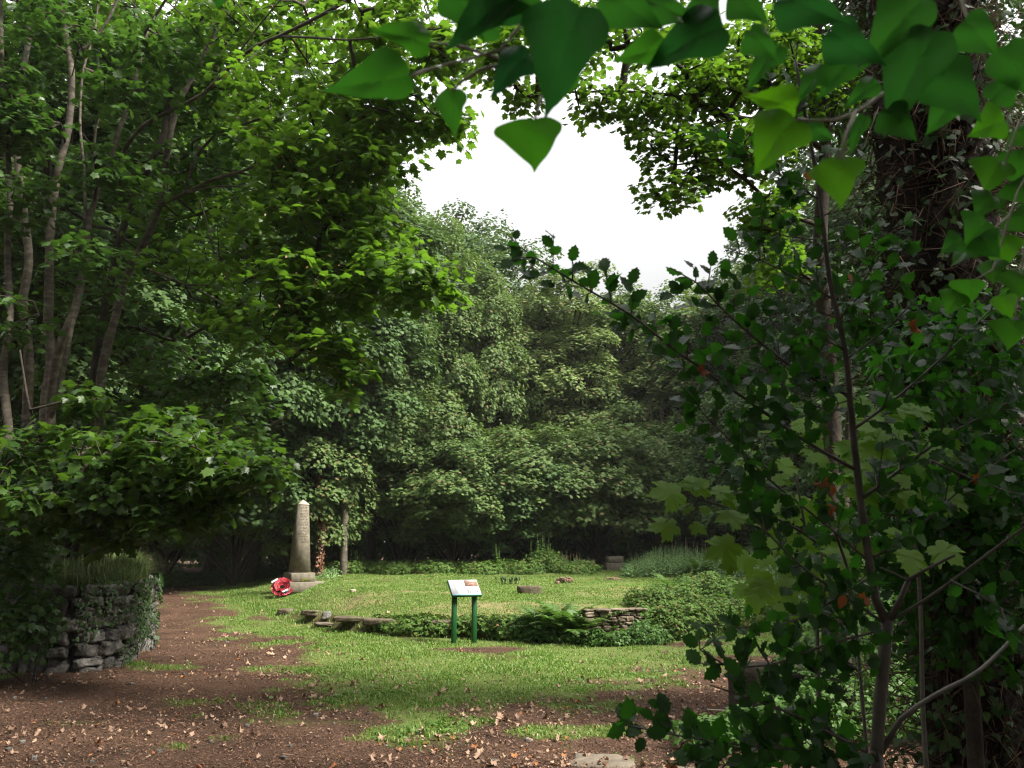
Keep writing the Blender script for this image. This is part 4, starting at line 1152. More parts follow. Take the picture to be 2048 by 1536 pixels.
pole('pale_trunk_tree', [(688, 1115, 26), (690, 1000, 26), (697, 880, 26), (705, 800, 26.2), (730, 700, 26.4), (760, 600, 27)], .12, .06, 'bark', 'slim pale bare trunk rising right of the obelisk')
pole('ivy_clad_tree', [(638, 1120, 25.5), (643, 1050, 25.5), (640, 980, 25.5), (652, 880, 25.6), (660, 780, 26)], .10, .07, 'bark_dark', 'trunk covered in rusty dead ivy just right of the obelisk', ivy=1500)
for (px, lab) in [(1302, 'thin dark trunk left of the foxgloves in the wood'), (1322, 'thin dark trunk directly behind the foxgloves'), (1347, 'slim trunk with green light beside it behind the foxgloves'), (1368, 'thicker dark trunk behind the tallest foxglove'), (1395, 'thin trunk right of the tallest foxglove'), (1418, 'dark trunk just left of the bright sapling leaves'), (812, 'dim trunk in the shade above the board'), (885, 'dim trunk left of the big overhanging bough')]:
    pole('woodland_trunk', [(px, 1110, 34), (px + 4, 950, 34), (px + rng.normal(0, 6), 800, 34)], .13, .08, 'bark_dark', lab, group='slim trunks in the wood behind the mound')

# ------------------------------------------------------------------ near trees: grown from traced stems
def grow(skel, targets, step=.35, kpath=.28, sag=.06, seed=0):
    """skel: list of polylines (resampled). returns nodes, parents, first index of grown nodes"""
    r_ = np.random.default_rng(seed)
    pos = [np.vstack([s for s in skel])]; pos = list(pos[0]); par = [-1] * len(pos); pl = [0.0] * len(pos)
    A_ = np.zeros((len(pos) + len(targets) * 12, 3)); A_[:len(pos)] = pos
    PL = np.zeros(len(A_)); PR = np.full(len(A_), -1); n = len(pos); n0 = n
    T_ = np.asarray(targets)
    dm = np.array([np.min(np.linalg.norm(A_[:n0] - t, axis=1)) for t in T_])
    tips = []
    for t in T_[np.argsort(dm)]:
        c = np.linalg.norm(A_[:n] - t, axis=1) + kpath * PL[:n] + .15 * np.maximum(0, A_[:n, 2] - t[2])
        j = int(np.argmin(c)); a_ = A_[j]; L_ = np.linalg.norm(t - a_)
        m_ = max(1, min(10, int(L_ / step))); prev = j
        for k in range(1, m_ + 1):
            f = k / m_; q = a_ + (t - a_) * f + (np.array([0, 0, sag * L_ * 4 * f * (1 - f)]) + r_.normal(0, .02, 3) * L_ * (k < m_))
            A_[n] = q; PR[n] = prev; PL[n] = PL[prev] + L_ / m_; prev = n; n += 1
        tips.append(prev)
    return A_[:n], PR[:n], n0, tips

def leafy(parent, skels, blobs, npt, nleaf, lrad, lsize, mat, seed, tmpl=SYC, r0=.006, off=None, rmax=.05, flat=.35, upn=.9, branch_mat='bark_dark', keys=0, sag=.06, droop=.35, rexp=.5):
    r_ = np.random.default_rng(seed)
    T_ = []
    for (c, rad, w_) in blobs:
        m_ = int(npt * w_); d = norm(r_.normal(0, 1, (m_, 3))) * (r_.random((m_, 1)) ** .4)
        T_.append(np.asarray(c) + d * np.asarray(rad))
    T_ = np.vstack(T_)
    A_, PR, n0, tips = grow(skels, T_, seed=seed, sag=sag)
    cnt = np.zeros(len(A_)); cnt[tips] += 1
    for i in range(len(A_) - 1, n0 - 1, -1):
        if PR[i] >= 0: cnt[PR[i]] += cnt[i]
    idx = np.arange(n0, len(A_)); pr = PR[idx]
    rad = np.minimum(rmax, r0 * np.maximum(cnt, 1) ** rexp); rp_ = np.where(pr < n0, rad[idx], np.minimum(rad[pr], rad[idx] * 1.5))
    bb = Buf(); edges_tubes(bb, A_[pr], A_[idx], rp_, rad[idx], 5); bb.obj('branches', M[branch_mat], parent, off=off)
    tp = A_[tips]; dr = norm(tp - A_[PR[tips]])
    n = len(tp) * nleaf; q = np.repeat(np.arange(len(tp)), nleaf)
    d = norm(r_.normal(0, 1, (n, 3)) * [1, 1, flat]) * (r_.random((n, 1)) ** .5)
    p = tp[q] + d * lrad + dr[q] * lrad * .4
    p[:, 2] -= .25 * lrad * np.sum(d[:, :2] ** 2, 1)
    nr = np.array([0, 0, upn]) + d * .5 + r_.normal(0, .33, (n, 3))
    ax_ = d * [1, 1, .3] + dr[q] * .5 + np.array([0, 0, -droop])
    lb_ = Buf(); sz = lsize[0] + (lsize[1] - lsize[0]) * r_.random(n)
    scatter(lb_, tmpl, p, nr, ax_, sz)
    lb_.obj('crown', M[mat], parent, off=off)
    # leaf stalks
    k2 = r_.random(n) < .5
    if k2.any():
        b2 = Buf(); edges_tubes(b2, tp[q][k2] * .35 + p[k2] * .65, p[k2], np.full(k2.sum(), .0018), np.full(k2.sum(), .0012), 3); b2.obj('leaf_stalks', M['deadtwig'], parent, off=off)
    if keys:
        m_ = keys; q2 = r_.integers(0, len(tp), m_); pk = tp[q2] + r_.normal(0, lrad * .4, (m_, 3)) - [0, 0, lrad * .3]
        kb = Buf(); scatter(kb, OV, pk, r_.normal(0, 1, (m_, 3)), np.array([0, 0, -1]) + r_.normal(0, .4, (m_, 3)), .035 + .02 * r_.random(m_)); kb.obj('seed_keys', M['syc_key'], parent, off=off)

TG = 'pale barked sycamores standing above the rubble wall'
def stem_tree(name, stems, label, blobs=None, base=None, group=TG, bark='bark', **k):
    sk = []; b_ = Buf()
    for si, (pts, ra, rb) in enumerate(stems):
        p = np.array([P(*q) for q in pts])
        rp, rr = resample(p, np.linspace(ra * .74, rb * .78, len(p)), .22)
        if si == 0:
            gz = float(H(rp[0][0], rp[0][1]))
            ext = np.array([[rp[0][0], rp[0][1], gz - .15]]); rp = np.vstack([ext, rp]); rr = np.concatenate([[rr[0] * 1.25], rr])
        tube(b_, rp, rr, 9, .045); sk.append(rp)
    loc = (sk[0][0][0], sk[0][0][1], sk[0][0][2] + .15)
    e_ = empty(name, loc, label, 'tree', group)
    b_.obj('trunk', M[bark], e_, smooth=True, off=loc)
    if blobs: leafy(e_, sk, blobs, off=loc, **k)
    return e_
def bb_(px, py, Y, rx, ry, rz_, w_=1.0): return (P(px, py, Y), (rx, ry, rz_), w_)

# main tree: the thick leaning stem and its long boughs
Y0 = 13.0
main = [([(195, 960, Y0), (202, 757, Y0), (229, 641, Y0), (253, 553, Y0), (297, 470, 12.9), (318, 410, 12.8), (330, 330, 12.7), (355, 212, 12.5), (407, 113, 12.3), (440, 40, 12.1), (500, -60, 11.8), (560, -200, 11.5)], .105, .045),
        ([(318, 410, 12.8), (373, 386, 12.5), (427, 359, 12.2), (496, 338, 11.9), (581, 297, 11.5), (680, 250, 11)], .05, .02),
        ([(373, 386, 12.5), (386, 328, 12.4), (427, 273, 12.3), (496, 246, 12), (590, 215, 11.7)], .045, .02),
        ([(226, 342, 12.6), (249, 301, 12.3), (284, 253, 12), (342, 222, 11.6), (410, 185, 11.2), (455, 137, 10.9), (513, 92, 10.5), (560, 72, 10.2), (667, 17, 9.6), (800, -60, 9)], .045, .03),
        ([(560, 72, 10.2), (640, 76, 9.8), (700, 80, 9.5), (800, 70, 9.1)], .025, .012),
        ([(455, 137, 10.9), (513, 58, 10.5), (560, 0, 10.2)], .02, .014),
        ([(373, 386, 12.5), (440, 372, 12), (500, 378, 11.6), (560, 400, 11.3), (640, 480, 10.9)], .02, .012),
        ([(300, 540, 12.6), (370, 570, 12.2), (450, 610, 11.6), (560, 700, 10.9)], .03, .012),
        ([(400, 400, 12.0), (440, 520, 11.6), (500, 630, 11.1), (580, 720, 10.6)], .014, .008)]
mb = [bb_(330, 60, 14, 1.6, 1.2, .8, .9), bb_(560, 60, 11.9, 1.5, 1.5, .7, 1.2), bb_(760, 60, 10.3, 1.1, 1.3, .5, .9), bb_(420, 200, 13.8, 1.4, 1.2, .7, .8), bb_(600, 200, 11.3, 1.3, 1.3, .7, 1.1),
      bb_(760, 220, 10.6, .8, 1, .55, .8), bb_(870, 240, 10.4, .38, .5, .3, .25), bb_(620, 340, 11.0, 1.1, 1.2, .6, .9), bb_(745, 330, 10.6, .55, .8, .4, .4),
      bb_(700, 440, 10.8, .85, 1, .5, .8), bb_(560, 480, 11.2, 1.1, 1.1, .6, .9), bb_(650, 560, 10.6, .95, .8, .45, .8), bb_(800, 560, 10.5, .62, .6, .28, .45), bb_(865, 575, 10.5, .22, .3, .14, .12),
      bb_(560, 640, 10.8, .8, .7, .4, .6), bb_(660, 700, 10.5, .5, .5, .25, .35), bb_(400, 420, 13.4, 1.2, 1, .6, .6), bb_(400, 560, 12.6, .9, .9, .5, .45), bb_(690, 752, 10.5, .22, .3, .15, .12), bb_(900, 90, 9.8, .6, .8, .3, .4)]
stem_tree('sycamore_tree', main, 'thick leaning sycamore whose bright leafy boughs overhang the clearing', mb, npt=62, nleaf=16, lrad=.30, lsize=(.09, .165), mat='syc', seed=3, keys=2600)

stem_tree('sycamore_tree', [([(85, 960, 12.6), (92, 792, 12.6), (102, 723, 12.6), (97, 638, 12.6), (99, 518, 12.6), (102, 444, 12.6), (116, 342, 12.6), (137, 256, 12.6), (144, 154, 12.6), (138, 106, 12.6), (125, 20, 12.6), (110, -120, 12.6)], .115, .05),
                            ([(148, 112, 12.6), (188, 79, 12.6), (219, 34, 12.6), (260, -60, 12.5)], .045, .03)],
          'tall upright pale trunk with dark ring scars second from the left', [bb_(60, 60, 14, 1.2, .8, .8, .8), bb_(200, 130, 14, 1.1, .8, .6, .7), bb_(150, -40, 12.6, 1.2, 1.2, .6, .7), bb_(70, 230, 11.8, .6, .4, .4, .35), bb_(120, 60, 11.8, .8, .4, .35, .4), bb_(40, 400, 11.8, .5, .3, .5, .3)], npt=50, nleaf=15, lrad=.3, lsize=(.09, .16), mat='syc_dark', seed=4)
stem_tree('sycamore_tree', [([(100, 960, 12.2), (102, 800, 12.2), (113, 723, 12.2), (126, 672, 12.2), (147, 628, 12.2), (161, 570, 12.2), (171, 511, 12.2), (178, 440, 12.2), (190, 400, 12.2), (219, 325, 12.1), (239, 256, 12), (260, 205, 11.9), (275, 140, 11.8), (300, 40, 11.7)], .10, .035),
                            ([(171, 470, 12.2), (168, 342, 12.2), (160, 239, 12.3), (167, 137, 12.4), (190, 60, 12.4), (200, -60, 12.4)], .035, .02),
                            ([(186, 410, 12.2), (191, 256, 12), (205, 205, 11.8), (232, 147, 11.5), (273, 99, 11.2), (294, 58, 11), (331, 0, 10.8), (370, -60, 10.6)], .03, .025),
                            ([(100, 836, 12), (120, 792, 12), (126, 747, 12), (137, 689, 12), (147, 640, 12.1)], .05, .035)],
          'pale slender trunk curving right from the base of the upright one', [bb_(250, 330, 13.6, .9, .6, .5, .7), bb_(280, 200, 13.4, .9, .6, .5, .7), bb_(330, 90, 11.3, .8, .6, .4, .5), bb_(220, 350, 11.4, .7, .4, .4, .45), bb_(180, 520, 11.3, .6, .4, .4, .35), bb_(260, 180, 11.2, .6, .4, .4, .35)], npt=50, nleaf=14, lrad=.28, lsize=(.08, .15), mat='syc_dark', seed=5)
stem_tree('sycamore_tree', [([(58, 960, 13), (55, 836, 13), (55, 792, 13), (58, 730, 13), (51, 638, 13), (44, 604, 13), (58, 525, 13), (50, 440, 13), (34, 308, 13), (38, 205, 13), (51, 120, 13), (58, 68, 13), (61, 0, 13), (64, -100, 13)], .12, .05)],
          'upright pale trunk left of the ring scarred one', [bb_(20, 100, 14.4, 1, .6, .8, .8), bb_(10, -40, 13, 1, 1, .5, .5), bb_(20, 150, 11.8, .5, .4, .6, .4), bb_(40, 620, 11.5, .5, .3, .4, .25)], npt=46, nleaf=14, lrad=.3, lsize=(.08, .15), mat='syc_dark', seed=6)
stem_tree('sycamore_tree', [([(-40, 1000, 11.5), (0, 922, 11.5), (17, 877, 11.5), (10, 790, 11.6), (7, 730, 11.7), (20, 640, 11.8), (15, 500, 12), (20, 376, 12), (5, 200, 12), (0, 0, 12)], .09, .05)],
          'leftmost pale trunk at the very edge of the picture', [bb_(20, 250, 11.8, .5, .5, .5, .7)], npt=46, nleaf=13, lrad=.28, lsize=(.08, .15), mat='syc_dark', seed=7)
# low leafy sycamore whose branches reach over the path from the left
lowb = [bb_(120, 900, 10.5, 1.0, .8, .35, .8), bb_(260, 900, 10, .9, .8, .3, .8), bb_(340, 840, 10, .35, .4, .15, .25), bb_(380, 900, 9.5, .75, .7, .35, .9), bb_(470, 935, 9.2, .5, .5, .22, .5), bb_(535, 935, 9.0, .18, .3, .12, .15),
        bb_(300, 980, 9.6, .8, .6, .35, .9), bb_(390, 1000, 9.3, .42, .5, .22, .5), bb_(180, 990, 10, .9, .6, .4, .8), bb_(50, 980, 10, .7, .6, .5, .7), bb_(230, 1050, 9.8, .5, .5, .2, .35), bb_(330, 1030, 9.4, .3, .3, .15, .2), bb_(150, 800, 10.6, .4, .4, .2, .2)]
def st2(label, stems, blobs, cat_group, **k):
    bm_ = k.pop('bark')
    # trunk material is separate from the leaf material
    sk = []; b_ = Buf()
    for si, (pts, ra, rb) in enumerate(stems):
        p = np.array([P(*q) for q in pts]); rp, rr = resample(p, np.linspace(ra, rb, len(p)), .2)
        if si == 0:
            gz = float(H(rp[0][0], rp[0][1])); rp = np.vstack([[rp[0][0], rp[0][1], gz - .1], rp]); rr = np.concatenate([[rr[0] * 1.2], rr])
        tube(b_, rp, rr, 8, .03); sk.append(rp)
    loc = (sk[0][0][0], sk[0][0][1], sk[0][0][2] + .1)
    e_ = empty(k.pop('name', 'young_sycamore'), loc, label, 'tree', cat_group)
    b_.obj('trunk', M[bm_], e_, smooth=True, off=loc)
    leafy(e_, sk, blobs, off=loc, **k)
    return e_
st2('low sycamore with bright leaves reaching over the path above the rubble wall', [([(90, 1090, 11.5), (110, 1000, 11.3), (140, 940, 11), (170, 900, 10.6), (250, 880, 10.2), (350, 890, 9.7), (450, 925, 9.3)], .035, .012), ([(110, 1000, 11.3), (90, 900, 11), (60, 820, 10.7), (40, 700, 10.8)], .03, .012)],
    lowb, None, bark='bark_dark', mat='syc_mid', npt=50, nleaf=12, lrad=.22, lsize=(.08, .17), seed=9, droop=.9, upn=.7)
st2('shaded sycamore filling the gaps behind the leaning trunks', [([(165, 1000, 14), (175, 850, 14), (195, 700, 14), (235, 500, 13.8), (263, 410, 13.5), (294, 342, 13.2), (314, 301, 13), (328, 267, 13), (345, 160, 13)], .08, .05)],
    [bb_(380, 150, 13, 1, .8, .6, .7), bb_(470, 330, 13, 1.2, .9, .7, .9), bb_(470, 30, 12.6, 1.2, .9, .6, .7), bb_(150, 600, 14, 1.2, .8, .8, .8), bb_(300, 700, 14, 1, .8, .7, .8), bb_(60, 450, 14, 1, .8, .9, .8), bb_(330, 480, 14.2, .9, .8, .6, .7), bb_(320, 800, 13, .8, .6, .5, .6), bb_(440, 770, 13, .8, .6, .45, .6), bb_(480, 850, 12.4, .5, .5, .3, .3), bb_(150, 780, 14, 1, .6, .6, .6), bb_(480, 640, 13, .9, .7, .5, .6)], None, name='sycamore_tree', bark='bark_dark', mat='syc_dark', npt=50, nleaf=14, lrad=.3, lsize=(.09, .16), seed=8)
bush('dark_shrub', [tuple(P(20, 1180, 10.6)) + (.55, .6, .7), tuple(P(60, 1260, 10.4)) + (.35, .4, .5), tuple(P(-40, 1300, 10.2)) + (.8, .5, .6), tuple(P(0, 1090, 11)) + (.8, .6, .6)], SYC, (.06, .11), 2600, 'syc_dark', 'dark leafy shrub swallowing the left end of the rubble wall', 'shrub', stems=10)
bush('dark_shrub', [tuple(P(60, 1040, 13)) + (1.4, .8, .8), tuple(P(200, 1060, 13)) + (1.2, .8, .7), tuple(P(10, 950, 13.5)) + (1.4, .8, 1.0), tuple(P(180, 960, 14)) + (1.4, .8, .9)], IVYS, (.05, .10), 9000, 'ivy_small', 'dark ivy thicket behind the grass on top of the rubble wall', 'shrub', stems=12)

# right hand sycamore at the right side of the sky gap
rs = [([(1660, 1180, 12), (1665, 900, 12), (1655, 700, 12), (1640, 500, 12), (1650, 300, 12), (1640, 100, 12), (1600, -150, 12)], .16, .07),
      ([(1650, 300, 12), (1560, 250, 11.6), (1450, 230, 11.2), (1340, 190, 11), (1200, 183, 10.8), (1120, 186, 10.6)], .05, .01),
      ([(1640, 450, 12), (1560, 420, 11.6), (1450, 330, 11.2), (1350, 330, 11)], .04, .012)]
rbl = [bb_(1500, 120, 11.6, 1.0, 1, .6, 1), bb_(1400, 180, 11.2, .8, .8, .45, .8), bb_(1290, 215, 11, .45, .5, .25, .3), bb_(1180, 195, 10.8, .5, .4, .14, .22), bb_(1060, 190, 10.6, .35, .3, .12, .12), bb_(1350, 290, 11, .5, .5, .22, .35),
       bb_(1480, 300, 11.4, .7, .7, .5, .8), bb_(1330, 385, 11, .35, .4, .15, .16), bb_(1410, 350, 11.2, .35, .4, .15, .18), bb_(1530, 430, 11.5, .45, .5, .45, .5), bb_(1600, 200, 11.8, 1, .8, .8, .8), bb_(1560, 540, 11.5, .35, .4, .3, .25), bb_(1250, 60, 11, 1.1, 1, .45, .7), bb_(1080, 60, 10.6, .9, .9, .35, .5), bb_(1010, 120, 10.6, .4, .5, .2, .2)]
KS = .64
rs = [([(q[0], q[1], q[2] * KS) for q in p_], a_ * KS, b2_ * KS) for (p_, a_, b2_) in rs]
rbl = [(CAM + (c_ - CAM) * KS, tuple(v * KS for v in r3), w3) for (c_, r3, w3) in rbl]
st2('sycamore with small leaves framing the right side of the sky gap', rs, rbl, None, name='sycamore_tree', bark='bark_dark', mat='syc', npt=75, nleaf=15, lrad=.17, lsize=(.045, .09), seed=12)

# evergreen dark trees to the right
def dark_mass(blobs, label, n, size=(.05, .1), mat='ivy_small', name='ivy_covered_tree', trunk=None, tm='bark_dark', tmpl=IVYS):
    e_ = bush(name, blobs, tmpl, size, n, mat, label, 'tree', None, 0, inner=.2, up=.2, jit=.7, floor=False)
    if trunk:
        (pts, ra, rb) = trunk; p = np.array([P(*q) for q in pts]); p[0][2] = float(H(p[0][0], p[0][1])) - .1
        b_ = Buf(); rp, rr = resample(p, [ra, rb], .25); tube(b_, rp, rr, 12, .07); b_.obj('trunk', M[tm], e_, smooth=True, off=e_.location)
    return e_
dark_mass([tuple(P(1700, 250, 8)) + (.9, .8, 1.0), tuple(P(1950, 350, 8)) + (.9, .8, 1.2), tuple(P(1750, 650, 8)) + (.8, .8, 1.1), tuple(P(2000, 750, 8)) + (1, .8, 1.2), tuple(P(1850, 950, 8)) + (1, .8, .9), tuple(P(1850, 50, 7.6)) + (1.2, .9, .8), tuple(P(1650, 60, 8)) + (.9, .9, .7)],
          'dense dark ivy covered tree filling the right side behind the holly', 15000, (.05, .09), trunk=([(1900, 1250, 8.4), (1880, 700, 8.4), (1870, 0, 8.4), (1850, -250, 8.4)], .25, .15))
# the big trunk
ip_ = empty('ivy_clad_tree', tuple(P(1880, 1300, 4.6) * [1, 1, 0]), 'massive dark trunk sheathed in dead ivy twigs at the upper right', 'tree')
tp_ = np.array([P(1930, 1350, 4.6), P(1915, 1000, 4.6), P(1890, 700, 4.6), P(1870, 400, 4.6), P(1850, 100, 4.6), P(1830, -250, 4.6)]); tp_[0][2] = 0
M['bark_black'] = surf_mat('shaded_ivy_bark', [(.3, (.012, .009, .006)), (.7, (.04, .03, .022))], 8, 1, 20, dist=.04)  # near black bark, the shade on the trunk put into the colour
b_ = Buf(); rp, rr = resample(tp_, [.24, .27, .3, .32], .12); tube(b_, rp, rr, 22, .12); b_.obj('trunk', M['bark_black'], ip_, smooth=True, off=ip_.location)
b_ = Buf(); n = 2600
for _ in range(n):
    q = rng.integers(2, len(rp) - 1); an = rng.uniform(2.6, 6.8); d = np.array([math.cos(an), math.sin(an), 0]); a0 = rp[q] + d * rr[q]
    l_ = rng.uniform(.1, .4); a1 = a0 + (d * .5 + rng.normal(0, .5, 3)) * l_; a2 = a1 + (d * .2 + [0, 0, -.5] + rng.normal(0, .5, 3)) * l_ * .7
    tube(b_, [a0, a1, a2], [.004, .003, .0015], 3, cap=False)
b_.obj('dead_twigs', M['deadtwig'], ip_, off=ip_.location)
b_ = Buf(); n = 4200; q = rng.integers(0, len(rp), n); an = rng.uniform(2.4, 7, n); d = np.stack([np.cos(an), np.sin(an), 0 * an], -1)
scatter(b_, IVYS, rp[q] + d * (rr[q] + .02 + .15 * rng.random(n))[:, None] + rng.normal(0, .08, (n, 3)), d + [0, 0, .4] + rng.normal(0, .5, (n, 3)), rng.normal(0, .5, (n, 3)) + [0, 0, -1], .03 + .04 * rng.random(n)); b_.obj('ivy', M['ivy_small'], ip_, off=ip_.location)

dark_mass([tuple(P(1960, 800, 3.8)) + (.5, .4, .5), tuple(P(1900, 1000, 4)) + (.6, .5, .5), tuple(P(2020, 1120, 3.8)) + (.5, .4, .6), tuple(P(1800, 1150, 4.2)) + (.5, .4, .4), tuple(P(1980, 1300, 4.0)) + (.5, .4, .5), tuple(P(1830, 720, 4.4)) + (.45, .4, .4)],
          'second holly with dark leaves standing behind the forked stem at the right edge', 3600, (.045, .075), mat='holly', name='holly_tree', trunk=([(1930, 1500, 4.0), (1925, 1000, 4.0), (1920, 700, 4.0)], .04, .02), tmpl=HOLLY)
# ------------------------------------------------------------------ holly in the near right
ho = empty('holly_tree', tuple(P(1750, 1536, 2.45) * [1, 1, 0]), 'young holly tree in the near right with spiny dark glossy leaves', 'holly')
hlo = np.array(ho.location)
hb_ = Buf(); hl = Buf(); htw = Buf(); dead = Buf()
HP, HN, HA, HS = [], [], [], []
def limb(pts, ra, rb, buf=hb_, sides=8):
    p = np.array([P(*q) for q in pts]); rp, rr = resample(p, np.linspace(ra * .66, rb * .7, len(p)), .05); tube(buf, rp, rr, sides, .02); return rp
st_ = P(1752, 1536, 2.45)
rp = np.array([[st_[0], st_[1], -.05], [st_[0], st_[1], .5]]); tube(hb_, np.vstack([rp, [P(1752, 1500, 2.45)]]), [.022, .02, .018], 10)
limb([(1752, 1520, 2.45), (1760, 1400, 2.45), (1770, 1300, 2.45), (1775, 1240, 2.45)], .027, .024, sides=12)
stemT = limb([(1775, 1250, 2.45), (1752, 1200, 2.45), (1735, 1100, 2.44), (1715, 950, 2.43), (1700, 800, 2.42), (1690, 700, 2.41), (1660, 560, 2.4), (1640, 400, 2.4), (1620, 280, 2.4), (1590, 120, 2.4)], .021, .007, sides=10)
limb([(1778, 1245, 2.45), (1800, 1200, 2.44), (1817, 1160, 2.42)], .015, .010); limb([(1817, 1162, 2.42), (1790, 1148, 2.4), (1760, 1135, 2.38)], .006, .004); limb([(1817, 1160, 2.42), (1850, 1140, 2.4), (1910, 1110, 2.36)], .009, .006)
limb([(1782, 1240, 2.45), (1850, 1200, 2.4), (1920, 1150, 2.35), (2000, 1090, 2.3), (2070, 1040, 2.2)], .008, .005)
limb([(1765, 1500, 2.45), (1800, 1440, 2.45), (1870, 1390, 2.45), (1960, 1340, 2.5), (2050, 1250, 2.6)], .013, .007)
BR = [  # traced limbs: points, r0, r1, twig length px-ish metres, density
    ([(1712, 940, 2.43), (1614, 884, 2.4), (1497, 802, 2.38), (1407, 740, 2.35), (1341, 693, 2.32), (1262, 630, 2.3), (1184, 584, 2.28), (1106, 537, 2.25), (1040, 494, 2.22), (1012, 466, 2.2)], .009, .0025, .13, 1.0),
    ([(1695, 790, 2.42), (1594, 740, 2.4), (1497, 666, 2.38), (1438, 611, 2.36), (1391, 564, 2.35), (1340, 535, 2.33)], .008, .0025, .13, 1.0),
    ([(1670, 600, 2.4), (1600, 560, 2.4), (1520, 520, 2.4), (1450, 500, 2.4)], .005, .0025, .12, 1.0),
    ([(1735, 1120, 2.44), (1640, 1040, 2.42), (1540, 960, 2.4), (1460, 880, 2.38), (1400, 820, 2.36), (1370, 770, 2.35)], .006, .0025, .13, .9),
    ([(1760, 1240, 2.45), (1676, 1185, 2.4), (1600, 1130, 2.36), (1530, 1060, 2.34), (1480, 1000, 2.32)], .007, .0025, .12, .8),
    ([(1765, 1260, 2.45), (1650, 1290, 2.4), (1540, 1330, 2.35), (1450, 1330, 2.32), (1400, 1300, 2.3), (1395, 1240, 2.3)], .006, .0025, .11, .9),
    ([(1733, 1505, 2.45), (1676, 1475, 2.4), (1588, 1430, 2.35), (1480, 1390, 2.3), (1420, 1370, 2.28)], .009, .003, .12, 1.0),
    ([(1733, 1515, 2.45), (1600, 1500, 2.35), (1480, 1490, 2.3), (1350, 1470, 2.2), (1250, 1450, 2.15), (1200, 1440, 2.12)], .006, .002, .12, .9),
    ([(1740, 1530, 2.45), (1600, 1545, 2.3), (1450, 1530, 2.2), (1330, 1520, 2.15)], .006, .002, .11, .8),
    ([(1745, 1150, 2.44), (1650, 1210, 2.36), (1560, 1250, 2.32), (1440, 1250, 2.3), (1390, 1200, 2.3)], .005, .002, .10, .7),
    ([(1705, 860, 2.42), (1800, 790, 2.4), (1900, 700, 2.38), (2000, 600, 2.35)], .008, .003, .13, 1.0),
    ([(1720, 1000, 2.43), (1800, 940, 2.4), (1880, 880, 2.38), (1990, 820, 2.3), (2060, 780, 2.2)], .009, .004, .13, 1.0),
    ([(1640, 400, 2.4), (1560, 350, 2.4), (1480, 290, 2.4), (1420, 240, 2.4)], .005, .002, .12, .9),
    ([(1650, 480, 2.4), (1560, 470, 2.4), (1500, 430, 2.4)], .004, .002, .11, 1.0),
    ([(1630, 330, 2.4), (1700, 330, 2.4), (1760, 345, 2.4)], .004, .002, .10, .9),
    ([(1680, 640, 2.4), (1740, 540, 2.38), (1790, 470, 2.36), (1830, 480, 2.35)], .005, .002, .11, 1.0),
    ([(1690, 720, 2.4), (1770, 660, 2.38), (1840, 590, 2.36)], .005, .002, .12, 1.0),
    ([(1620, 260, 2.4), (1560, 200, 2.4), (1530, 130, 2.4)], .004, .002, .10, .9),
    ([(1740, 1120, 2.44), (1830, 1060, 2.4), (1920, 980, 2.36), (2030, 900, 2.3)], .006, .003, .12, 1.0),
    ([(1860, 920, 2.3), (1950, 960, 2.25), (2040, 990, 2.2)], .005, .002, .12, .9),
    ([(1750, 1330, 2.45), (1680, 1360, 2.4), (1600, 1350, 2.36), (1540, 1380, 2.34)], .004, .002, .11, .8),
    ([(1690, 700, 2.41), (1620, 660, 2.36), (1560, 600, 2.32)], .004, .002, .12, .9),
    ([(1900, 1160, 2.35), (1960, 1190, 2.3), (2040, 1240, 2.25)], .005, .002, .12, .8),
    ([(1700, 800, 2.42), (1610, 830, 2.34), (1520, 880, 2.28), (1470, 950, 2.24)], .004, .002, .12, .9),
]
for pts, ra, rb, tl, den in BR:
    rp = limb(pts, ra, rb, sides=6)
    L_ = np.linalg.norm(np.diff(rp, axis=0), axis=1).sum(); ntw = int(L_ / .024 * den)
    for k in range(ntw):
        f = .12 + .88 * (k + rng.random() * .6) / ntw; i0 = min(len(rp) - 2, int(f * (len(rp) - 1))); a0 = rp[i0]
        t = norm(rp[i0 + 1] - rp[i0]); s_ = norm(np.cross(t, norm(rng.normal(0, 1, 3) + [0, .6, 0]))) * (1 if k % 2 else -1)
        l_ = tl * 1.5 * rng.uniform(.3, 1.0) * (1.05 - .4 * f); a1 = a0 + (t * .6 + s_ + [0, 0, .15]) * l_ * .7
        tube(htw, [a0, (a0 + a1) / 2 + rng.normal(0, .004, 3), a1], [.0022, .0018, .001], 4, cap=False)
        m_ = max(2, int(l_ / .027))
        for q in range(m_):
            g = (q + .6) / m_; pp_ = a0 + (a1 - a0) * g; ang = q * 2.4; sd = norm(np.cross(t, s_)) * math.cos(ang) + s_ * math.sin(ang) * .6
            HP.append(pp_); HA.append(norm(a1 - a0) * .7 + sd + [0, 0, .1]); HN.append(np.array([0, -.75, .35]) + rng.normal(0, .6, 3)); HS.append(rng.uniform(.036, .062))
scatter(hl, HOLLY, np.array(HP), np.array(HN), np.array(HA), np.array(HS))
hb_.obj('trunk', M['bark_holly'], ho, smooth=True, off=hlo); htw.obj('twigs', M['bark_holly'], ho, off=hlo); hl.obj('leaves', M['holly'], ho, off=hlo)
for i, (px, py) in enumerate([(1650, 975), (1668, 990), (1655, 1010), (1690, 1190), (1720, 1195), (1705, 565), (1820, 655), (1610, 345), (1960, 965), (1330, 1530), (1400, 745)]):
    b_ = Buf(); c = P(px, py, 2.3); scatter(b_, CURL2 if i % 2 else CURL, c[None], rng.normal(0, 1, (1, 3)) + [0, -1, .5], rng.normal(0, 1, (1, 3)), [.034 + .014 * rng.random()]); b_.obj('dead_leaf', M['holly_dead'], ho, off=hlo)

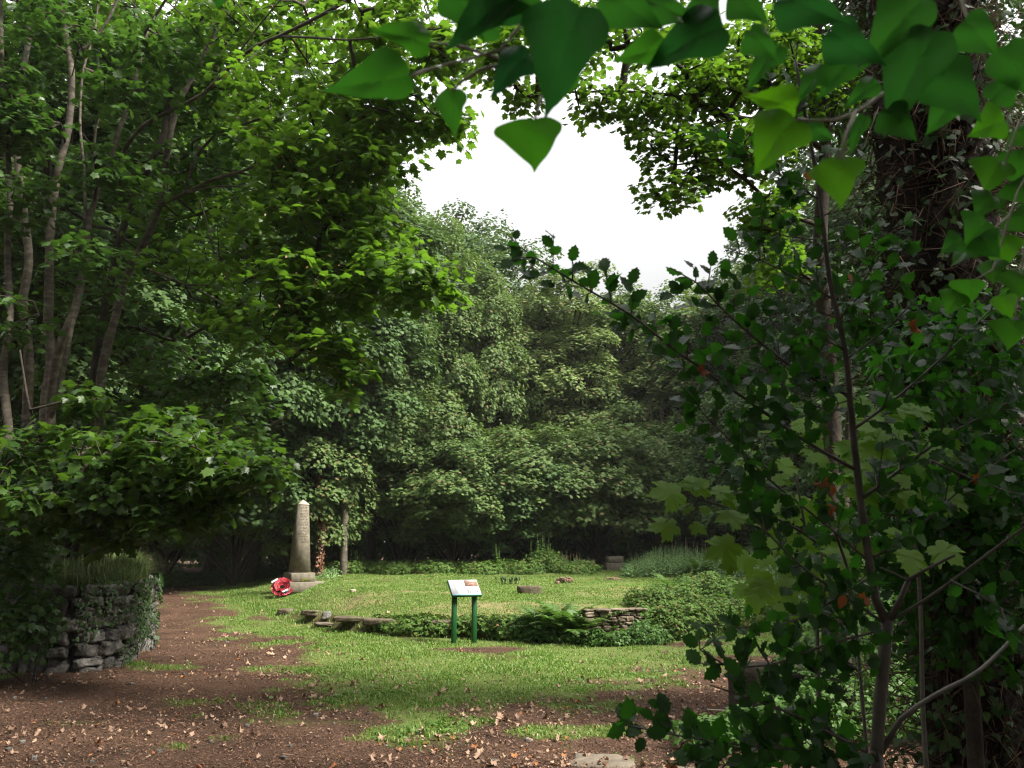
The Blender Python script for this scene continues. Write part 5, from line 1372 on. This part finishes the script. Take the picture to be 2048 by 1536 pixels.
# ------------------------------------------------------------------ bright young sycamore sprays near the holly
def sapling(label, stems, leaves, seed, Yj=.1, size=(.08, .12), name='sycamore_sapling', group=None):
    b_ = Buf(); p0 = None
    for (pts, ra, rb) in stems:
        p = np.array([P(*q) for q in pts])
        if p0 is None: p0 = np.array([p[0][0], p[0][1], 0.]); p = np.vstack([p0, p])
        rp, rr = resample(p, np.linspace(ra, rb, len(p)), .06); tube(b_, rp, rr, 6)
    e_ = empty(name, p0, label, 'sapling', group)
    b_.obj('stem', M['bark_holly'], e_, smooth=True, off=p0)
    for (px, py, Y_, s, ang, tilt) in leaves:
        # ang: direction of the leaf tip in the picture plane (deg, 0 = right, 90 = up)
        c = P(px, py, Y_); a_ = R(ang); ax_ = np.array([math.cos(a_), -.15, math.sin(a_)])
        nr = np.array([-math.sin(R(tilt)) * math.sin(a_) * .3, -.75, .65]) + rng.normal(0, .12, 3)
        bf = Buf(); scatter(bf, SYC_HI, c[None], nr[None], ax_[None], [s]); bf.obj('leaf', M['sapling'], e_, off=p0)
    return e_
sapling('young sycamore twig with large pale green leaves left of the holly', [([(1700, 1150, 2.7), (1640, 1090, 2.65), (1560, 1040, 2.6), (1480, 1020, 2.55), (1420, 1005, 2.5), (1372, 988, 2.5)], .006, .003), ([(1400, 998, 2.5), (1360, 1020, 2.5), (1330, 1045, 2.48)], .002, .0015), ([(1390, 990, 2.5), (1385, 975, 2.5)], .002, .0015), ([(1480, 1020, 2.55), (1440, 985, 2.5)], .002, .0015)],
        [(1362, 985, 2.5, .115, 190, 0), (1385, 978, 2.5, .07, 95, 0), (1352, 1050, 2.48, .095, 185, 0), (1380, 978, 2.5, .085, 40, 0), (1430, 990, 2.5, .075, 50, 0), (1385, 1012, 2.5, .05, 170, 0), (1400, 1018, 2.5, .04, 10, 0), (1385, 1048, 2.5, .055, -50, 0), (1445, 1000, 2.5, .06, 10, 0), (1480, 1030, 2.5, .09, 200, 0), (1470, 1085, 2.5, .11, 200, 0), (1500, 1040, 2.5, .10, 60, 0), (1545, 1010, 2.55, .09, 30, 0), (1470, 1130, 2.5, .055, 180, 0), (1530, 1160, 2.5, .075, 250, 0), (1560, 1165, 2.5, .075, -30, 0), (1580, 1080, 2.6, .09, 100, 0)], 1)
lv = []
for _ in range(46):
    lv.append((rng.uniform(1720, 1900), rng.uniform(810, 1010), rng.uniform(3.2, 3.9), rng.uniform(.08, .15), rng.uniform(0, 360), 0))
lv += [(1790, 850, 3.2, .17, 170, 0), (1830, 830, 3.2, .14, 60, 0), (1760, 890, 3.2, .12, 220, 0), (1700, 1110, 3, .12, 200, 0), (1820, 1100, 3, .13, 250, 0), (1870, 1090, 3, .12, 300, 0), (1810, 1080, 3.1, .1, 120, 0)]
sapling('young sycamore with backlit leaves just right of the holly stem', [([(1850, 1500, 3.5), (1840, 1200, 3.5), (1820, 1000, 3.5), (1800, 850, 3.5)], .012, .004), ([(1820, 1000, 3.5), (1780, 930, 3.4), (1740, 880, 3.4)], .004, .002)], lv, 2)
lv = [(rng.uniform(1490, 1720), rng.uniform(760, 1230), rng.uniform(3.8, 5.0), rng.uniform(.09, .15), rng.uniform(0, 360), 0) for _ in range(85)]
sapling('young sycamore with bright leaves seen through the holly leaves', [([(1640, 1450, 4.4), (1630, 1200, 4.4), (1600, 1000, 4.4), (1570, 850, 4.4)], .014, .004), ([(1610, 1050, 4.4), (1550, 960, 4.3), (1510, 900, 4.3)], .005, .002)], lv, 3)

# ------------------------------------------------------------------ ivy spray hanging close to the lens
iv = empty('ivy_spray', tuple(P(1400, -150, .9)), 'large soft focus ivy leaves hanging into the top of the picture', 'ivy')
ilo = np.array(iv.location)
IL = [  # attach px, tip px, width px, distance, tilt of the face (-1 down .. 1 up)
    ((858, 88), (736, 62), 74, .80, .5), ((818, 152), (636, 186), 108, .78, .5), ((905, 180), (900, 265), 72, .85, .2), ((1070, 238), (1086, 336), 150, .80, .1),
    ((1040, -15), (880, 80), 120, .75, .9), ((1160, 10), (1098, 208), 195, .72, .2), ((1060, 105), (975, 185), 90, .78, .6), ((1140, 140), (1092, 218), 72, .82, .2), ((1330, 95), (1222, 125), 75, .8, .4),
    ((1445, 50), (1275, 105), 125, .76, .5), ((1290, 0), (1420, 30), 80, .76, .6), ((1470, -20), (1540, 55), 90, .78, .5), ((1590, 235), (1500, 322), 135, .80, .2), ((1592, 215), (1490, 185), 75, .82, .5),
    ((1682, 316), (1676, 412), 112, .80, .1), ((1615, 250), (1670, 285), 50, .85, .4), ((1775, 215), (1832, 285), 80, .8, .3), ((1755, 165), (1685, 190), 55, .82, .4), ((1655, 135), (1590, 190), 65, .82, .4),
    ((1880, 130), (1960, 245), 120, .78, .3), ((1870, 60), (1780, 230), 150, .76, .3), ((1660, 60), (1770, 135), 100, .78, .5), ((1560, -10), (1700, 60), 110, .76, .6), ((1850, -10), (1740, 110), 130, .76, .5),
    ((2010, 90), (2040, 200), 100, .8, .3), ((1210, -20), (1330, 60), 110, .74, .5), ((900, -30), (980, 60), 90, .76, .8), ((1000, 60), (900, 40), 60, .82, .7), ((980, -20), (1110, 40), 110, .76, .8), ((1560, 90), (1480, 150), 70, .84, .5),
    ((1400, -10), (1440, 70), 90, .78, .4), ((1730, 230), (1700, 300), 40, .84, .4), ((1930, 40), (2010, 110), 100, .78, .4), ((440, -30), (430, 10), 70, .85, .4), ((1500, 60), (1570, 120), 70, .8, .4), ((1920, 190), (1860, 250), 80, .82, .3), ((1980, 200), (2040, 160), 70, .84, .4), ((1700, 120), (1640, 180), 80, .8, .4)]
for (a_, t_, wv, Yd, ft_) in IL:
    A_, T_ = P(a_[0], a_[1], Yd), P(t_[0], t_[1], Yd)
    L_ = np.linalg.norm(T_ - A_); ax_ = T_ - A_; b_ = Buf()
    nr = norm(CAM - A_) + np.array([0, 0, .45 * ft_]) + rng.normal(0, .16, 3)
    sx2 = (wv / F * Yd) / (1.24 * L_ / 1.08)
    tm = (IVYB[0] * [sx2, 1, 1], IVYB[1])
    # keep the projected length: tilt adds depth, not size
    scatter(b_, tm, A_[None], nr[None], ax_[None], [L_ / 1.08]); lf_ = b_.obj('leaf', M['ivy'], iv, smooth=True, off=ilo); kk = [q[0] for q in IL].index(a_); lf_.pass_index = {0: 5, 1: 4, 2: 4, 3: 6, 4: 1, 5: 1, 6: 0, 7: 5, 8: 5, 9: 1, 12: 9, 13: 10, 14: 9, 20: 2, 21: 1, 22: 1, 19: 2}.get(kk, 3)
b_ = Buf()
for pts in [[(1400, -150, .9), (1300, -60, .85), (1180, -20, .83), (1070, 20, .82), (1000, 100, .82), (940, 118, .82), (860, 138, .82), (818, 153, .79)], [(1000, 120, .82), (930, 95, .83), (858, 86, .82)], [(1080, 105, .8), (1040, 150, .8), (1018, 175, .8)], [(1000, 130, .83), (960, 140, .84), (920, 165, .85), (905, 182, .85)],
            [(1075, 30, .82), (1110, 140, .82), (1080, 200, .81), (1070, 238, .8)], [(1850, -100, .9), (1800, 140, .86), (1760, 190, .84), (1710, 225, .82), (1670, 240, .82), (1592, 240, .80)], [(1710, 225, .82), (1692, 270, .81), (1682, 318, .8)], [(1900, -80, .88), (1930, 20, .85), (1960, 100, .84), (2030, 220, .85)],
            [(1500, -100, .85), (1420, 0, .8), (1330, 95, .8)], [(1420, 0, .8), (1445, 50, .78)]]:
    rp, rr = resample([P(*q) for q in pts], [.0024, .0015], .02); tube(b_, rp, rr, 7)
b_.obj('stem', M['ivystem'], iv, smooth=True, off=ilo)
iv2 = empty('ivy_spray', tuple(P(2150, 300, 1.2)), 'smaller ivy leaves hanging down the right edge of the picture', 'ivy')
il2 = np.array(iv2.location)
for (px, py, s, ang) in [(2010, 240, 70, 200), (2035, 300, 80, 260), (2000, 320, 75, 240), (2030, 360, 60, 290), (1945, 495, 50, 190), (1925, 480, 45, 200), (1975, 440, 70, 230), (2010, 470, 75, 260), (2030, 420, 60, 300), (1940, 560, 55, 250), (1920, 585, 50, 230), (1990, 520, 50, 250), (2035, 540, 60, 270), (2010, 590, 50, 250), (2040, 250, 60, 300), (1990, 390, 60, 220), (2030, 640, 60, 250), (1960, 470, 60, 300)]:
    Yd = 1.15 + .1 * rng.random(); A_ = P(px, py, Yd); a_ = R(ang); b_ = Buf()
    scatter(b_, IVYB, A_[None], (norm(CAM - A_) + [0, 0, .2] + rng.normal(0, .25, 3))[None], np.array([[math.cos(a_), 0, math.sin(a_)]]), [s / F * Yd]); b_.obj('leaf', M['ivy'], iv2, smooth=True, off=il2).pass_index = int(rng.integers(3, 8))
b_ = Buf()
for pts in [[(2150, 300, 1.2), (2060, 340, 1.2), (2020, 430, 1.2), (1985, 540, 1.2), (1950, 560, 1.2)], [(2100, 180, 1.2), (2040, 240, 1.2), (2010, 330, 1.2)], [(2060, 420, 1.2), (2040, 560, 1.2), (2030, 640, 1.2)], [(2020, 430, 1.2), (1960, 480, 1.2)]]:
    rp, rr = resample([P(*q) for q in pts], [.002, .0012], .03); tube(b_, rp, rr, 6)
b_.obj('stem', M['ivystem'], iv2, smooth=True, off=il2)

# ------------------------------------------------------------------ right foreground undergrowth
def gsp(px, py, r, h): 
    c = hit(px, py); return (c[0], c[1], c[2] + h * .3, r, r * .8, h)
UG = 'leafy undergrowth bushes in the near right'
bush('bramble_bush', [gsp(1430, 1500, .35, .22), gsp(1500, 1490, .35, .25), gsp(1380, 1480, .3, .14)], BRAM, (.03, .055), 900, 'bush', 'low bramble right of the foreground stone slabs', 'bramble', UG, 8)
bush('bramble_bush', [gsp(1600, 1500, .45, .4), gsp(1690, 1480, .45, .5), gsp(1640, 1440, .5, .45)], BRAM, (.03, .06), 2200, 'bush', 'bramble left of the holly trunk', 'bramble', UG, 12)
bush('bramble_bush', [gsp(1830, 1480, .5, .45), gsp(1930, 1470, .5, .5), gsp(2020, 1480, .5, .55)], BRAM, (.03, .06), 2600, 'bush', 'bramble right of the holly trunk in the corner', 'bramble', UG, 14)
bush('leafy_shrub', [gsp(1700, 1400, .7, .8), gsp(1830, 1380, .7, .9), gsp(1640, 1390, .5, .6)], SYC, (.05, .10), 1500, 'bush', 'shrub with mid green leaves behind the holly trunk', 'shrub', UG, 14)
bush('leafy_shrub', [gsp(1930, 1360, .9, 1.1), gsp(2030, 1350, .9, 1.2)], SYC, (.05, .10), 1800, 'bush', 'shrub at the right edge behind the corner bramble', 'shrub', UG, 14)
bush('leafy_shrub', [gsp(1720, 1300, .9, 1.0), gsp(1850, 1290, 1.0, 1.3), gsp(2000, 1280, 1.2, 1.5)], LO, (.05, .10), 5000, 'syc_dark', 'darker shrub bank beyond the near right shrubs', 'shrub', UG, 14)
bush('leafy_shrub', [gsp(1640, 1262, .9, .9), gsp(1700, 1240, 1.4, 1.6), gsp(1800, 1225, 1.5, 2.2), gsp(1950, 1220, 1.6, 2.6)], LO, (.06, .11), 12000, 'syc_dark', 'dark shrub bank right of the mound beyond the lawn strip', 'shrub', UG, 14)
for (px, py, Y_, r_, tp, lab) in [(1870, 1400, 5.2, .035, 1000, 'thin dark sapling stem right of the holly fork'), (1985, 1380, 5.0, .04, 900, 'thin dark sapling stem near the right edge'), (1690, 1350, 7.5, .05, 900, 'thin dark stem left behind the holly trunk'), (1820, 1340, 7.8, .06, 800, 'thin dark stem between the shrubs')]:
    pole('sapling_stem', [(px, py, Y_), (px - 5, (py + tp) / 2, Y_), (px + 6, tp, Y_), (px + 14, tp - 250, Y_)], r_, r_ * .5, 'bark_dark', lab, group='thin dark stems on the right', cat='sapling')
c = g0(1550, 1436)
stp = empty('tree_stump', (c[0], c[1], float(H(*c))), 'dark square cut stump behind the holly leaves at the edge of the soil', 'stump')
b_ = Buf(); stone(b_, (0, 0, .22), (.85, .5, .56), 0, .04); b_.obj('wood', M['peat'], stp)
c1, c2 = hit(1415, 1430), hit(1555, 1438)
b_ = Buf(); tube(b_, [c1 + [0, 0, .05], (c1 + c2) / 2 + [0, 0, .045], c2 + [0, 0, .04]], [.008, .010, .007], 6); tag(b_.obj('stick', M['straw']), 'thin pale straight stick lying in front of the dark stump', 'stick')

# ------------------------------------------------------------------ unseen trees added around and behind the viewer to shade the foreground
SG = 'unseen shade trees added round the viewer'
for i, (x_, y_, kd, s_, lab) in enumerate([(-7, -5, 'tallC', 1.0, 'added shade tree at the back left of the viewer'), (1, -7, 'tallA', 1.1, 'added shade tree straight behind the viewer'), (8, -4, 'tallC', 1.1, 'added shade tree at the back right of the viewer'), (12.5, -2, 'tallB', .85, 'added shade tree to the right of the viewer'), (15, 11, 'tallC', .8, 'added unseen shade tree right of the holly'), (-12, 5, 'tallB', 1.0, 'added shade tree to the left of the viewer')]):
    far_tree(kd, (x_, y_, -.05), s_, i * 1.7, lab, SG, 'far3')


# ------------------------------------------------------------------ thin summer haze
m, t, N, L = nodes_of('haze')
pv = N.new('ShaderNodeVolumePrincipled')
pv.inputs['Density'].default_value = .0004
pv.inputs['Color'].default_value = (.92, .95, .9, 1)
pv.inputs['Anisotropy'].default_value = .2
o = N.new('ShaderNodeOutputMaterial'); L.new(pv.outputs[0], o.inputs['Volume'])
b_ = Buf(); box(b_, (0, 90, 14.5), (960, 1110, 33)); hz = b_.obj('haze', m); tag(hz, kind='stuff')
